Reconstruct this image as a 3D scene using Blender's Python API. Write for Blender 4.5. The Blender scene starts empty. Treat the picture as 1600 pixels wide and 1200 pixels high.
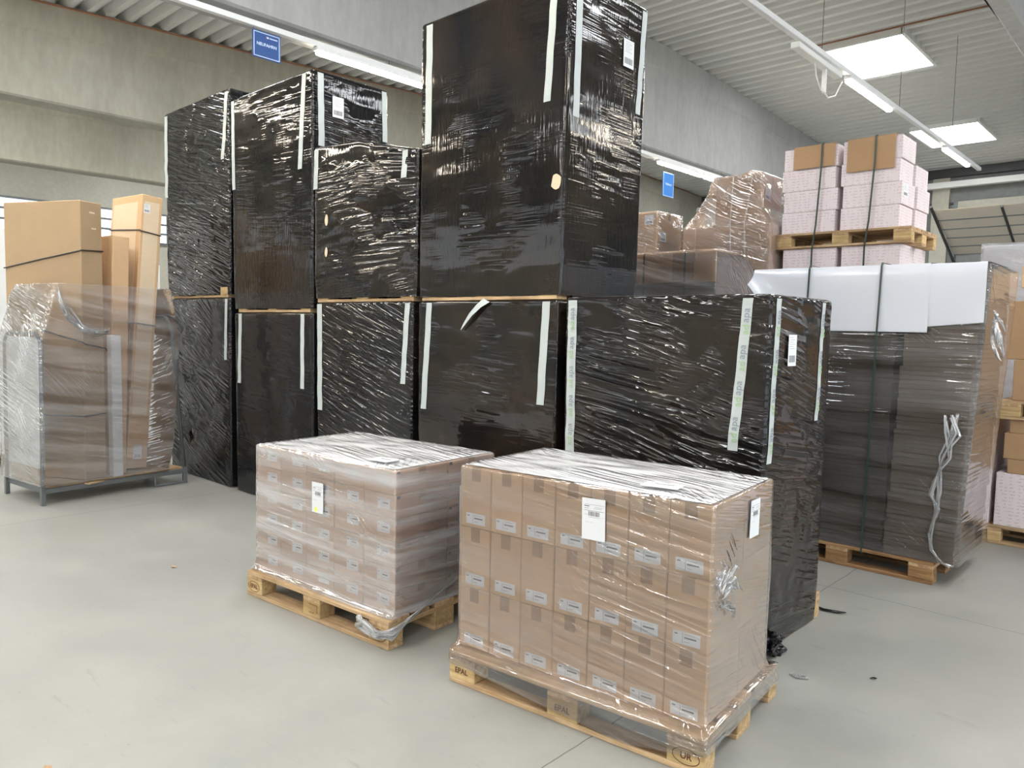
import bpy, math, random
from mathutils import Vector, Matrix, noise
C = bpy.context.scene.collection
S = bpy.context.scene
rnd = random.Random(7)

# ------------------------------------------------------------------ camera
YAW, PITCH, ROLL, CAMH = 0.7482, 0.0747, 0.0202, 1.5837
_f = Vector((-math.sin(YAW)*math.cos(PITCH), math.cos(YAW)*math.cos(PITCH), -math.sin(PITCH)))
_r = Vector((math.cos(YAW), math.sin(YAW), 0)); _u = _r.cross(_f)
_c, _s = math.cos(ROLL), math.sin(ROLL)
_R, _U = _r*_c + _u*_s, _u*_c - _r*_s
cam = bpy.data.objects.new('camera', bpy.data.cameras.new('camera')); C.objects.link(cam)
cam.matrix_world = Matrix(((_R.x, _U.x, -_f.x, 0), (_R.y, _U.y, -_f.y, 0), (_R.z, _U.z, -_f.z, CAMH), (0, 0, 0, 1)))
cam.data.sensor_width = 36; cam.data.lens = 1179.45*36/1600
cam.data.clip_start = 0.05; cam.data.clip_end = 200
S.camera = cam
# ------------------------------------------------------------------ world, exposure, light levels
S.view_settings.view_transform = 'Standard'; S.view_settings.look = 'None'
S.view_settings.gamma = 1; S.view_settings.use_curve_mapping = False
S.view_settings.exposure = -0.27
w = bpy.data.worlds.new('world'); S.world = w; w.use_nodes = True
w.node_tree.nodes['Background'].inputs[0].default_value = (0.75, 0.85, 1, 1)
w.node_tree.nodes['Background'].inputs[1].default_value = 1.0
SKY_E, LAMP_E, WIN_E, DOOR_E = 23.0, 120.0, 1.1, 3.2

# ------------------------------------------------------------------ node helpers
def newmat(name):
    m = bpy.data.materials.new(name); m.use_nodes = True
    nt = m.node_tree; b = nt.nodes['Principled BSDF']
    return m, nt, b
def N(nt, t, **k):
    n = nt.nodes.new(t)
    for a, v in k.items():
        if a.startswith('_'):
            setattr(n, a[1:], v)
        else:
            key = int(a[1:]) if a[0] == 'i' and a[1:].isdigit() else a
            n.inputs[key].default_value = v
    return n
def L(nt, a, b): nt.links.new(a, b)
def coords(nt, kind='Object', scale=(1, 1, 1), rot=(0, 0, 0), loc=(0, 0, 0)):
    t = nt.nodes.new('ShaderNodeTexCoord'); m = nt.nodes.new('ShaderNodeMapping')
    m.inputs['Scale'].default_value = scale; m.inputs['Rotation'].default_value = rot; m.inputs['Location'].default_value = loc
    L(nt, t.outputs[kind], m.inputs[0]); return m.outputs[0]
def streakco(nt, ang, sc, loc=(0, 0, 0)):
    # uv turned by ang first, then stretched
    v = coords(nt, 'UV', (1, 1, 1), (0, 0, -ang), loc)
    m = nt.nodes.new('ShaderNodeMapping'); m.inputs['Scale'].default_value = (sc[0], sc[1], 1)
    L(nt, v, m.inputs[0]); return m.outputs[0]
def noise_n(nt, vec, scale=5, detail=3, rough=.5, dist=0):
    n = N(nt, 'ShaderNodeTexNoise', Scale=scale, Detail=detail, Roughness=rough, Distortion=dist)
    if vec is not None: L(nt, vec, n.inputs['Vector'])
    return n.outputs['Fac']
def ramp(nt, fac, stops):
    r = nt.nodes.new('ShaderNodeValToRGB'); e = r.color_ramp.elements
    while len(e) < len(stops): e.new(.5)
    for k, (p, c) in enumerate(stops):
        e[k].position = p; e[k].color = (*c, 1) if len(c) == 3 else c
    L(nt, fac, r.inputs[0]); return r.outputs[0]
def mth(nt, op, a, b=None, clamp=False):
    n = nt.nodes.new('ShaderNodeMath'); n.operation = op; n.use_clamp = clamp
    for i, x in enumerate((a, b)):
        if x is None: continue
        if isinstance(x, (int, float)): n.inputs[i].default_value = x
        else: L(nt, x, n.inputs[i])
    return n.outputs[0]
def mixc(nt, fac, a, b, mode='MIX'):
    n = nt.nodes.new('ShaderNodeMix'); n.data_type = 'RGBA'; n.blend_type = mode
    for i, x in ((0, fac), (6, a), (7, b)):
        if isinstance(x, (int, float)): n.inputs[i].default_value = x
        elif isinstance(x, tuple): n.inputs[i].default_value = (*x, 1)
        else: L(nt, x, n.inputs[i])
    return n.outputs[2]
def bump(nt, h, strength=.3, dist=.01, nrm=None):
    b = N(nt, 'ShaderNodeBump', Strength=strength, Distance=dist); L(nt, h, b.inputs['Height'])
    if nrm is not None: L(nt, nrm, b.inputs['Normal'])
    return b.outputs[0]
def srgb(r, g, b):
    f = lambda v: (v/255/12.92 if v/255 <= .04045 else ((v/255+.055)/1.055)**2.4)
    return (f(r), f(g), f(b))

# ------------------------------------------------------------------ materials
def plain(name, col, rough=.6, metal=0, spec=.5):
    m, nt, b = newmat(name)
    b.inputs['Base Color'].default_value = (*col, 1); b.inputs['Roughness'].default_value = rough
    b.inputs['Metallic'].default_value = metal; b.inputs['Specular IOR Level'].default_value = spec
    n = noise_n(nt, coords(nt, 'Object', (1, 1, 1)), 30, 2)
    L(nt, mth(nt, 'ADD', mth(nt, 'MULTIPLY', n, .12), rough-.06), b.inputs['Roughness'])
    return m
def emis(name, col, e):
    m, nt, b = newmat(name); b.inputs['Base Color'].default_value = (.8, .8, .8, 1)
    b.inputs['Emission Color'].default_value = (*col, 1); b.inputs['Emission Strength'].default_value = e
    return m
def mat_concrete(name, c1, c2, vertical=False, seed=0):
    m, nt, b = newmat(name)
    v = coords(nt, 'Object', (1, 1, .35 if vertical else 1), loc=(seed, seed, 0))
    a = noise_n(nt, v, 1.1, 5, .6); g = noise_n(nt, v, 14, 3, .6)
    col = ramp(nt, a, [(.3, c1), (.7, c2)])
    col = mixc(nt, .25, col, ramp(nt, g, [(.35, tuple(x*.82 for x in c1)), (.65, c2)]))
    if vertical:
        vs = noise_n(nt, coords(nt, 'Object', (1, 2.2, .12), loc=(0, seed, 0)), 2.2, 3)
        col = mixc(nt, ramp(nt, vs, [(.56, (0, 0, 0)), (.75, (.22, .22, .22))]), col, tuple(x*.62 for x in c1))
    L(nt, col, b.inputs['Base Color']); b.inputs['Roughness'].default_value = .85
    L(nt, bump(nt, g, .12, .006), b.inputs['Normal'])
    return m
def mat_floor():
    m, nt, b = newmat('floor concrete')
    v = coords(nt, 'Object')
    a = noise_n(nt, v, .55, 6, .62, .4); a2 = noise_n(nt, v, 3.0, 5, .65); g = noise_n(nt, v, 60, 2, .6)
    col = ramp(nt, a, [(.3, srgb(136, 137, 133)), (.5, srgb(147, 147, 142)), (.72, srgb(156, 155, 148))])
    col = mixc(nt, .35, col, ramp(nt, a2, [(.3, srgb(134, 136, 132)), (.7, srgb(166, 164, 157))]))
    # scuffs and specks
    sc = noise_n(nt, coords(nt, 'Object', (1, 7, 1), (0, 0, .7)), 2.5, 4, .7)
    col = mixc(nt, ramp(nt, sc, [(.62, (0, 0, 0)), (.72, (.25, .25, .25))]), col, srgb(108, 108, 104))
    sp = N(nt, 'ShaderNodeTexVoronoi', Scale=7.0); L(nt, v, sp.inputs['Vector'])
    col = mixc(nt, ramp(nt, sp.outputs['Distance'], [(.02, (.6, .6, .6)), (.045, (0, 0, 0))]), col, srgb(128, 125, 118))
    # saw-cut joints: x = -1.68 and y = 4.77, repeated every 5 m
    sx = nt.nodes.new('ShaderNodeSeparateXYZ'); L(nt, v, sx.inputs[0])
    wob = mth(nt, 'MULTIPLY', mth(nt, 'SUBTRACT', noise_n(nt, v, 6, 3), .5), .02)
    def joint(o, at):
        p = mth(nt, 'ADD', mth(nt, 'SUBTRACT', o, at), wob)
        q = mth(nt, 'ABSOLUTE', mth(nt, 'SUBTRACT', mth(nt, 'FLOORED_MODULO', mth(nt, 'ADD', p, 2.5), 5.0), 2.5))
        return mth(nt, 'SUBTRACT', 1, mth(nt, 'MULTIPLY', q, 1/.0045), True)
    j = mth(nt, 'MAXIMUM', joint(sx.outputs[0], -1.68), joint(sx.outputs[1], 4.77), True)
    col = mixc(nt, mth(nt, 'MULTIPLY', j, .85), col, srgb(48, 48, 46))
    L(nt, col, b.inputs['Base Color'])
    L(nt, ramp(nt, a2, [(.3, (.34,)*3), (.7, (.5,)*3)]), b.inputs['Roughness'])
    b.inputs['Specular IOR Level'].default_value = .35
    L(nt, bump(nt, g, .08, .002), b.inputs['Normal'])
    return m
def mat_card(name, c, var=.10, line=0, lcol=None):
    m, nt, b = newmat(name)
    v = coords(nt, 'Object'); a = noise_n(nt, v, 2.2, 4, .6)
    f = noise_n(nt, coords(nt, 'Object', (3, 3, 60)), 3, 3, .6)
    oi = nt.nodes.new('ShaderNodeObjectInfo')
    col = ramp(nt, a, [(.3, tuple(x*(1-var) for x in c)), (.7, tuple(min(1, x*(1+var)) for x in c))])
    col = mixc(nt, ramp(nt, f, [(.4, (0, 0, 0)), (.7, (.25, .25, .25))]), col, tuple(x*.8 for x in c))
    k = mth(nt, 'ADD', mth(nt, 'MULTIPLY', oi.outputs['Random'], .05), .975)
    col = mixc(nt, 1.0, col, k, 'MULTIPLY')
    L(nt, col, b.inputs['Base Color']); b.inputs['Roughness'].default_value = .82; b.inputs['Specular IOR Level'].default_value = .25
    h = f
    if line:
        wv = N(nt, 'ShaderNodeTexWave', Scale=line); wv.bands_direction = 'Z'; L(nt, v, wv.inputs['Vector'])
        L(nt, bump(nt, wv.outputs['Fac'], .25, .002), b.inputs['Normal'])
    else: L(nt, bump(nt, h, .12, .003), b.inputs['Normal'])
    return m
def mat_wood(name, axis, c1, c2):
    m, nt, b = newmat(name)
    sc = [28, 28, 28]; sc['XYZ'.index(axis)] = 1.6
    oi = nt.nodes.new('ShaderNodeObjectInfo')
    t = nt.nodes.new('ShaderNodeTexCoord'); ad = N(nt, 'ShaderNodeVectorMath'); ad.operation = 'ADD'
    L(nt, t.outputs['Object'], ad.inputs[0])
    cmb = nt.nodes.new('ShaderNodeCombineXYZ')
    for i in range(3): L(nt, mth(nt, 'MULTIPLY', oi.outputs['Random'], 7.3), cmb.inputs[i])
    L(nt, cmb.outputs[0], ad.inputs[1])
    mp = N(nt, 'ShaderNodeMapping'); mp.inputs['Scale'].default_value = sc; L(nt, ad.outputs[0], mp.inputs[0])
    g = noise_n(nt, mp.outputs[0], 1.3, 5, .65, .3); bl = noise_n(nt, ad.outputs[0], 5, 4, .6)
    col = ramp(nt, g, [(.32, c1), (.62, c2)])
    col = mixc(nt, ramp(nt, bl, [(.48, (0, 0, 0)), (.72, (.5, .5, .5))]), col, tuple(x*.55 for x in c1))
    k = mth(nt, 'ADD', mth(nt, 'MULTIPLY', oi.outputs['Random'], .3), .82)
    col = mixc(nt, 1.0, col, k, 'MULTIPLY')
    L(nt, col, b.inputs['Base Color']); b.inputs['Roughness'].default_value = .8; b.inputs['Specular IOR Level'].default_value = .2
    L(nt, bump(nt, g, .35, .003), b.inputs['Normal'])
    return m
def wrinkle(nt, ang, seed, sx, sy, power, lo, hi, mscale=1.6):
    v = streakco(nt, ang, (sx, sy), (seed, seed*.7, 0))
    n = noise_n(nt, v, 1, 1, .4, .0)
    r = mth(nt, 'SUBTRACT', 1, mth(nt, 'MULTIPLY', mth(nt, 'ABSOLUTE', mth(nt, 'SUBTRACT', n, .5)), 5.0), True)
    r = mth(nt, 'POWER', r, power)
    mk = noise_n(nt, coords(nt, 'UV', (1, 1, 1), (0, 0, 0), (seed*3.1, seed, 0)), mscale, 2, .5)
    mk = ramp(nt, mk, [(lo, (0, 0, 0)), (hi, (1, 1, 1))])
    return mth(nt, 'MULTIPLY', r, mk)
def mat_black(name, seed, ang=-.12, warm=.5, ribs=0.0, wr=1.0, mk=0.0, low=.6):
    m, nt, b = newmat(name)
    pat = noise_n(nt, coords(nt, 'UV', (1, 1, 1), (0, 0, 0), (seed, 0, 0)), 2.3, 4, .6, .5)
    fine = noise_n(nt, streakco(nt, ang*1.3, (3, 40), (seed, 0, 0)), 1, 3, .6)
    col = ramp(nt, pat, [(.35, srgb(14, 16, 20)), (.7, tuple(srgb(14, 16, 20)[i]*(1-warm)+srgb(56, 45, 34)[i]*warm for i in range(3)))])
    col = mixc(nt, ramp(nt, fine, [(.5, (0, 0, 0)), (.72, (.3, .3, .3))]), col, srgb(44, 41, 38))
    L(nt, col, b.inputs['Base Color'])
    b.inputs['Specular IOR Level'].default_value = .5
    w1 = wrinkle(nt, ang, seed, 1.1, 16, 1.3, .50-mk, .60-mk, 2.2)
    w2 = wrinkle(nt, ang*.5+.02, seed+5, 2.0, 50, 1.2, .50, .62, 3)
    w3 = wrinkle(nt, ang*1.8, seed+9, 1.6, 26, 1.5, .53-mk, .62-mk, 2.6)
    h = mth(nt, 'ADD', mth(nt, 'MULTIPLY', w1, 1.0), mth(nt, 'ADD', mth(nt, 'MULTIPLY', w2, .16), mth(nt, 'MULTIPLY', w3, .6)))
    h = mth(nt, 'MULTIPLY', h, wr)
    lowf = noise_n(nt, streakco(nt, ang, (.9, 3.5), (seed, 3, 0)), 1, 2)
    nrm = bump(nt, lowf, low, .03)
    nrm = bump(nt, h, 1.0, .0068, nrm)
    if ribs:
        rb = noise_n(nt, streakco(nt, 0, (55, 4), (seed, 1, 0)), 1, 2, .6)
        nrm = bump(nt, rb, ribs, .005, nrm)
    L(nt, nrm, b.inputs['Normal'])
    L(nt, ramp(nt, pat, [(.3, (.035,)*3), (.7, (.11,)*3)]), b.inputs['Roughness'])
    return m
def mat_clear(name, seed, ang=-.1, haze=.10, gain=1.5, tint=(.93, .93, .95), wr=1.0, rough=.06, hmin=.25):
    m = bpy.data.materials.new(name); m.use_nodes = True; nt = m.node_tree
    for n in list(nt.nodes):
        if n.type == 'BSDF_PRINCIPLED': nt.nodes.remove(n)
    out = [n for n in nt.nodes if n.type == 'OUTPUT_MATERIAL'][0]
    w1 = wrinkle(nt, ang, seed, 1.3, 22, 1.3, .40, .60)
    w2 = wrinkle(nt, ang*1.5+.03, seed+4, 2.5, 65, 1.2, .44, .64, 3.0)
    w3 = wrinkle(nt, ang-.6, seed+8, 2, 26, 1.6, .54, .68, 2.2)
    h = mth(nt, 'MULTIPLY', mth(nt, 'ADD', w1, mth(nt, 'ADD', mth(nt, 'MULTIPLY', w2, .25), mth(nt, 'MULTIPLY', w3, .8))), wr)
    lowf = noise_n(nt, streakco(nt, ang, (1.3, 7), (seed, 2, 0)), 1, 3)
    nrm = bump(nt, h, 1.0, .0048, bump(nt, lowf, .45, .02))
    fr = N(nt, 'ShaderNodeFresnel', IOR=1.45); L(nt, nrm, fr.inputs['Normal'])
    layer = noise_n(nt, streakco(nt, ang*.6, (.6, 9), (seed+2, 5, 0)), 1, 4, .6)
    hz = mth(nt, 'MULTIPLY', ramp(nt, layer, [(.38, (hmin,)*3), (.66, (1.6,)*3)]), haze)
    gl = N(nt, 'ShaderNodeBsdfGlossy', Roughness=rough); L(nt, nrm, gl.inputs['Normal'])
    gl.inputs['Color'].default_value = (1, 1, 1, 1)
    df = N(nt, 'ShaderNodeBsdfDiffuse'); df.inputs['Color'].default_value = (.86, .85, .87, 1); L(nt, nrm, df.inputs['Normal'])
    tr = N(nt, 'ShaderNodeBsdfTransparent'); tr.inputs['Color'].default_value = (*tint, 1)
    m1 = nt.nodes.new('ShaderNodeMixShader'); L(nt, hz, m1.inputs[0]); L(nt, tr.outputs[0], m1.inputs[1]); L(nt, df.outputs[0], m1.inputs[2])
    m2 = nt.nodes.new('ShaderNodeMixShader'); L(nt, mth(nt, 'ADD', mth(nt, 'MULTIPLY', fr.outputs[0], gain), mth(nt, 'MULTIPLY', h, .05), True), m2.inputs[0])
    L(nt, m1.outputs[0], m2.inputs[1]); L(nt, gl.outputs[0], m2.inputs[2]); L(nt, m2.outputs[0], out.inputs[0])
    return m
def mat_print(name, base, ink):
    # white carton printed all over with rows of short word-like dashes
    m, nt, b = newmat(name)
    br = N(nt, 'ShaderNodeTexBrick', Scale=1.0); br.offset = .37; br.offset_frequency = 2
    v = coords(nt, 'UV'); L(nt, v, br.inputs['Vector'])
    br.inputs['Color1'].default_value = (1, 1, 1, 1); br.inputs['Color2'].default_value = (1, 1, 1, 1); br.inputs['Mortar'].default_value = (0, 0, 0, 1)
    br.inputs['Mortar Size'].default_value = .0085; br.inputs['Brick Width'].default_value = .085; br.inputs['Row Height'].default_value = .026
    br.inputs['Mortar Smooth'].default_value = .1
    gaps = noise_n(nt, coords(nt, 'UV', (1, 1, 1)), 120, 1); g2 = noise_n(nt, coords(nt, 'UV', (1, .2, 1)), 34, 0)
    k = mth(nt, 'MULTIPLY', br.outputs['Fac'], 0)
    # dashes sit in the middle of each brick
    k = mth(nt, 'MULTIPLY', mth(nt, 'SUBTRACT', 1, br.outputs['Fac']), ramp(nt, gaps, [(.40, (0, 0, 0)), (.5, (1, 1, 1))]))
    k = mth(nt, 'MULTIPLY', k, ramp(nt, g2, [(.44, (0, 0, 0)), (.5, (1, 1, 1))]))
    col = mixc(nt, mth(nt, 'MULTIPLY', k, .42), base, ink)
    L(nt, col, b.inputs['Base Color']); b.inputs['Roughness'].default_value = .6
    return m

M = {}
M['floor'] = mat_floor()
M['conc'] = mat_concrete('beam concrete lamp tint', srgb(140, 137, 126), srgb(160, 157, 145), True, 1)  # left beams: yellowish lamp light is put into the concrete colour
M['conc2'] = mat_concrete('beam concrete', srgb(152, 152, 151), srgb(172, 172, 171), True, 4)
M['wall'] = mat_concrete('wall plaster', srgb(176, 172, 158), srgb(192, 188, 174), False, 2)
M['backwall'] = mat_concrete('back wall', srgb(120, 121, 119), srgb(140, 141, 139), False, 3)
M['sheet'] = plain('roof sheet', srgb(199, 200, 197), .45)
M['dark'] = plain('dark steel', srgb(70, 70, 70), .5, .3)
M['grey'] = plain('grey steel', srgb(120, 124, 126), .4, .5)
M['white'] = plain('white paint', srgb(228, 228, 224), .5)
M['lampbody'] = plain('lamp housing', srgb(225, 226, 226), .4)
M['skylight'] = emis('skylight dome', (.93, .97, 1.0), SKY_E)
M['tube'] = emis('lamp diffuser', (1.0, .90, .74), LAMP_E)
M['glass'] = emis('daylit glazing', (.85, .92, 1.0), WIN_E)
M['opening'] = emis('daylight in the open gate', (.66, .81, 1.0), DOOR_E)
M['card'] = mat_card('cardboard', srgb(208, 174, 136))
M['cardA'] = mat_card('cardboard pinkish', srgb(204, 172, 144))
M['cardL'] = mat_card('cardboard pale', srgb(176, 150, 119), .06, 90)
M['cardIn'] = mat_card('cardboard panel', srgb(222, 201, 172), .05)
M['cardD'] = mat_card('cardboard mid', srgb(176, 142, 108))
M['cardK'] = mat_card('cardboard dark flats', srgb(92, 80, 68), .12, 70)
M['cardK2'] = mat_card('cardboard grey flats', srgb(138, 124, 110), .10, 70)
M['pktape'] = plain('brown packing tape', srgb(166, 130, 94), .35)
M['woodX'] = mat_wood('pallet wood lengthwise', 'X', srgb(166, 134, 98), srgb(210, 181, 144))
M['woodY'] = mat_wood('pallet wood crosswise', 'Y', srgb(160, 128, 94), srgb(204, 174, 136))
M['woodB'] = mat_wood('pallet block wood', 'X', srgb(168, 138, 94), srgb(210, 182, 136))
M['woodD'] = mat_wood('worn pallet wood', 'X', srgb(120, 88, 60), srgb(176, 138, 98))
M['stamp'] = plain('burnt stamp', srgb(92, 60, 34), .8)
M['paper'] = plain('label paper', srgb(226, 227, 230), .5)
M['ink'] = plain('printed ink', srgb(96, 96, 100), .6)
M['inklt'] = plain('printed ink light', srgb(168, 170, 174), .6)
M['yellow'] = plain('yellow dot', srgb(226, 232, 120), .6)
M['tape'] = plain('printed tape', srgb(190, 197, 196), .35)
M['tapegreen'] = plain('tape print green', srgb(160, 192, 140), .5)
M['tapegrey'] = plain('tape print grey', srgb(142, 148, 160), .5)
M['pink'] = mat_print('printed white carton', srgb(226, 214, 216), srgb(176, 116, 130))
M['strap'] = plain('green strapping', srgb(52, 68, 62), .35)
M['bstrap'] = plain('black strapping', srgb(44, 42, 44), .4)
M['blue'] = plain('navy sign board', srgb(44, 80, 140), .45)
M['blue2'] = plain('bright blue sign board', srgb(36, 124, 214), .45)
M['signwhite'] = plain('sign lettering', srgb(206, 222, 244), .5)
M['red'] = plain('sign logo red', srgb(200, 90, 80), .5)
M['copper'] = plain('brown cable', srgb(140, 92, 66), .5)
M['bplastic'] = mat_black('scrap black film', 3, .3, .1)
M['pwhite'] = plain('white board', srgb(236, 238, 240), .55)
M['sheetwhite'] = plain('white foam sheet', srgb(208, 210, 218), .2)
M['hole'] = M['cardIn']
M['panelm'] = plain('gate panel', srgb(214, 204, 190), .35)

# ------------------------------------------------------------------ object helpers
def tag(o, label=None, cat=None, group=None, kind=None):
    if label: o['label'] = label
    if cat: o['category'] = cat
    if group: o['group'] = group
    if kind: o['kind'] = kind
    return o
def empty(name, loc=(0, 0, 0), rz=0, label=None, cat=None, group=None):
    o = bpy.data.objects.new(name, None); C.objects.link(o); o.empty_display_size = .1
    o.location = loc; o.rotation_euler = (0, 0, rz); return tag(o, label, cat, group)
class MB:
    def __init__(s): s.v = []; s.f = []; s.m = []; s.uv = []; s.mats = []
    def mi(s, m):
        if m not in s.mats: s.mats.append(m)
        return s.mats.index(m)
    def face(s, pts, mat, uv=None):
        n = len(s.v); s.v += [tuple(p) for p in pts]; s.f.append(tuple(range(n, n+len(pts)))); s.m.append(s.mi(mat))
        s.uv.append(uv or [(0, 0)]*len(pts))
    def box(s, x0, x1, y0, y1, z0, z1, mat, ch=0.0):
        if ch <= 0:
            n = len(s.v)
            s.v += [(x0, y0, z0), (x1, y0, z0), (x1, y1, z0), (x0, y1, z0), (x0, y0, z1), (x1, y0, z1), (x1, y1, z1), (x0, y1, z1)]
            fs = [(0, 3, 2, 1), (4, 5, 6, 7), (0, 1, 5, 4), (1, 2, 6, 5), (2, 3, 7, 6), (3, 0, 4, 7)]
            X, Y, Z = x1-x0, y1-y0, z1-z0
            uvs = [[(0, 0), (0, Y), (X, Y), (X, 0)], [(0, 0), (X, 0), (X, Y), (0, Y)], [(0, 0), (X, 0), (X, Z), (0, Z)],
                   [(.3, 0), (.3+Y, 0), (.3+Y, Z), (.3, Z)], [(0, 0), (X, 0), (X, Z), (0, Z)], [(0, 0), (Y, 0), (Y, Z), (0, Z)]]
            for f, u in zip(fs, uvs): s.f.append(tuple(n+i for i in f)); s.m.append(s.mi(mat)); s.uv.append(u)
            return
        # chamfered box
        xs, ys, zs = (x0, x1), (y0, y1), (z0, z1); P = {}
        k = s.mi(mat); base = len(s.v)
        for i in (0, 1):
            for j in (0, 1):
                for l in (0, 1):
                    sx, sy, sz = (1, -1)[i], (1, -1)[j], (1, -1)[l]
                    for ax in range(3):
                        p = [xs[i]+sx*ch, ys[j]+sy*ch, zs[l]+sz*ch]; p[ax] = (xs[i], ys[j], zs[l])[ax]
                        P[i, j, l, ax] = len(s.v); s.v.append(tuple(p))
        def add(idx):
            pts = [Vector(s.v[a]) for a in idx]; c = sum(pts, Vector())/len(pts)
            nn = (pts[1]-pts[0]).cross(pts[2]-pts[1])
            if nn.dot(c-Vector(((x0+x1)/2, (y0+y1)/2, (z0+z1)/2))) < 0: idx = idx[::-1]
            s.f.append(tuple(idx)); s.m.append(k)
            nn = Vector((abs(nn.x), abs(nn.y), abs(nn.z)))
            if nn.x > max(nn.y, nn.z): s.uv.append([(s.v[a][1]-y0+.3, s.v[a][2]-z0) for a in idx])
            elif nn.y > nn.z: s.uv.append([(s.v[a][0]-x0, s.v[a][2]-z0) for a in idx])
            else: s.uv.append([(s.v[a][0]-x0, s.v[a][1]-y0) for a in idx])
        for ax in range(3):
            o = [a for a in range(3) if a != ax]
            for e in (0, 1):
                def key(a, b_):
                    t = [0, 0, 0]; t[ax] = e; t[o[0]] = a; t[o[1]] = b_; return (*t, ax)
                add([P[key(0, 0)], P[key(1, 0)], P[key(1, 1)], P[key(0, 1)]])
            # edges running along ax join faces o[0], o[1]
            for a in (0, 1):
                for b_ in (0, 1):
                    def k2(e, fa):
                        t = [0, 0, 0]; t[ax] = e; t[o[0]] = a; t[o[1]] = b_; return (*t, fa)
                    add([P[k2(0, o[0])], P[k2(1, o[0])], P[k2(1, o[1])], P[k2(0, o[1])]])
        for i in (0, 1):
            for j in (0, 1):
                for l in (0, 1): add([P[i, j, l, 0], P[i, j, l, 1], P[i, j, l, 2]])
    def tube(s, pts, r, mat, seg=8, cap=True, rads=None):
        pts = [Vector(p) for p in pts]; n0 = len(s.v); k = s.mi(mat); up = Vector((0, 0, 1)); prev = None
        for i, p in enumerate(pts):
            t = (pts[min(i+1, len(pts)-1)]-pts[max(i-1, 0)]).normalized()
            a = t.cross(up) if prev is None else prev - t*prev.dot(t)
            if a.length < 1e-3: a = t.cross(Vector((1, 0, 0)))
            a.normalize(); b_ = t.cross(a); prev = a
            rr = rads[i] if rads else r
            for q in range(seg):
                an = 2*math.pi*q/seg; s.v.append(tuple(p + a*math.cos(an)*rr + b_*math.sin(an)*rr))
        for i in range(len(pts)-1):
            for q in range(seg):
                A = n0+i*seg+q; B = n0+i*seg+(q+1) % seg
                s.f.append((A, B, B+seg, A+seg)); s.m.append(k); s.uv.append([(q/seg, i*.05), ((q+1)/seg, i*.05), ((q+1)/seg, i*.05+.05), (q/seg, i*.05+.05)])
        if cap:
            s.f.append(tuple(n0+q for q in range(seg))[::-1]); s.m.append(k); s.uv.append([(0, 0)]*seg)
            e = n0+(len(pts)-1)*seg; s.f.append(tuple(e+q for q in range(seg))); s.m.append(k); s.uv.append([(0, 0)]*seg)
    def mesh(s, name, smooth=False):
        me = bpy.data.meshes.new(name); me.from_pydata(s.v, [], s.f)
        for m in s.mats: me.materials.append(M[m] if isinstance(m, str) else m)
        me.polygons.foreach_set('material_index', s.m)
        ul = me.uv_layers.new(name='UVMap'); flat = [c for f in s.uv for p in f for c in p]
        ul.data.foreach_set('uv', flat)
        if smooth: me.polygons.foreach_set('use_smooth', [True]*len(s.f))
        me.update(); return me
    def build(s, name, parent=None, loc=None, smooth=False):
        o = bpy.data.objects.new(name, s.mesh(name, smooth)); C.objects.link(o)
        if parent: o.parent = parent
        if loc: o.location = loc
        return o
def obj(name, me, parent=None, loc=(0, 0, 0), rot=(0, 0, 0)):
    o = bpy.data.objects.new(name, me); C.objects.link(o); o.location = loc; o.rotation_euler = rot
    if parent: o.parent = parent
    return o
KEEP = ('label', 'category', 'group', 'kind')
def kids(o): return [c for c in ALLC.get(o.name, [])]
def copy_tree(o, parent=None):
    c = o.copy(); C.objects.link(c); c.parent = parent
    for ch in list(o.children): copy_tree(ch, c)
    return c
_txt = {}
def text_mesh(t, size, mat, bold=False):
    key = (t, size, mat)
    if key in _txt: return _txt[key]
    cu = bpy.data.curves.new('lettering', 'FONT'); cu.body = t; cu.size = size; cu.align_x = 'CENTER'; cu.align_y = 'CENTER'
    cu.extrude = .0004; cu.resolution_u = 3
    if bold: cu.offset = size*.02
    o = bpy.data.objects.new('lettering', cu); C.objects.link(o)
    bpy.context.view_layer.update()
    me = bpy.data.meshes.new_from_object(o.evaluated_get(bpy.context.evaluated_depsgraph_get()))
    bpy.data.objects.remove(o); me.materials.clear(); me.materials.append(M[mat]); me.name = 'lettering'
    _txt[key] = me; return me

# ------------------------------------------------------------------ hall: floor, beams, roof, walls
X0, X1, Y0, Y1 = -21.9, 9.0, -9.0, 21.4
RIDGE = 11.0
def roof_z(y): return 6.25 - .05*abs(y-RIDGE)
b = MB(); b.box(X0, X1, Y0, Y1, -.2, 0, 'floor'); tag(b.build('floor'), kind='structure')
SKX = [(-19.98, -18.7), (-14.98, -13.7), (-10.0, -8.72), (-5.02, -3.74), (.6, 1.88), (5.4, 6.68)]
SKY = [(-7.4, -5.65), (-2.45, -.7), (2.5, 4.25), (7.5, 9.25), (12.5, 14.25), (17.5, 19.3)]
def profile(ya, yb, p=.26):
    # trapezoid sheet: deep troughs, drawn in y; returns (y, dz) points
    out = []; k0 = math.floor(ya/p)-1
    pts = []
    for k in range(k0, int(yb/p)+3):
        for f, d in ((0, 0), (.33, 0), (.5, .11), (.83, .11)): pts.append((k*p+f*p, d))
        pts.append((k*p+p, 0))
    def at(y):
        for (a, da), (c, dc) in zip(pts, pts[1:]):
            if a <= y <= c and c > a: return da+(dc-da)*(y-a)/(c-a)
        return 0
    out.append((ya, at(ya)))
    for y, d in pts:
        if ya < y < yb: out.append((y, d))
    if ya < RIDGE < yb: out.append((RIDGE, at(RIDGE)))
    out.append((yb, at(yb))); out.sort(); return out
b = MB(); mi = b.mi('sheet')
xs = [X0]
for a, c in SKX: xs += [a, c]
xs.append(X1)
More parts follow.
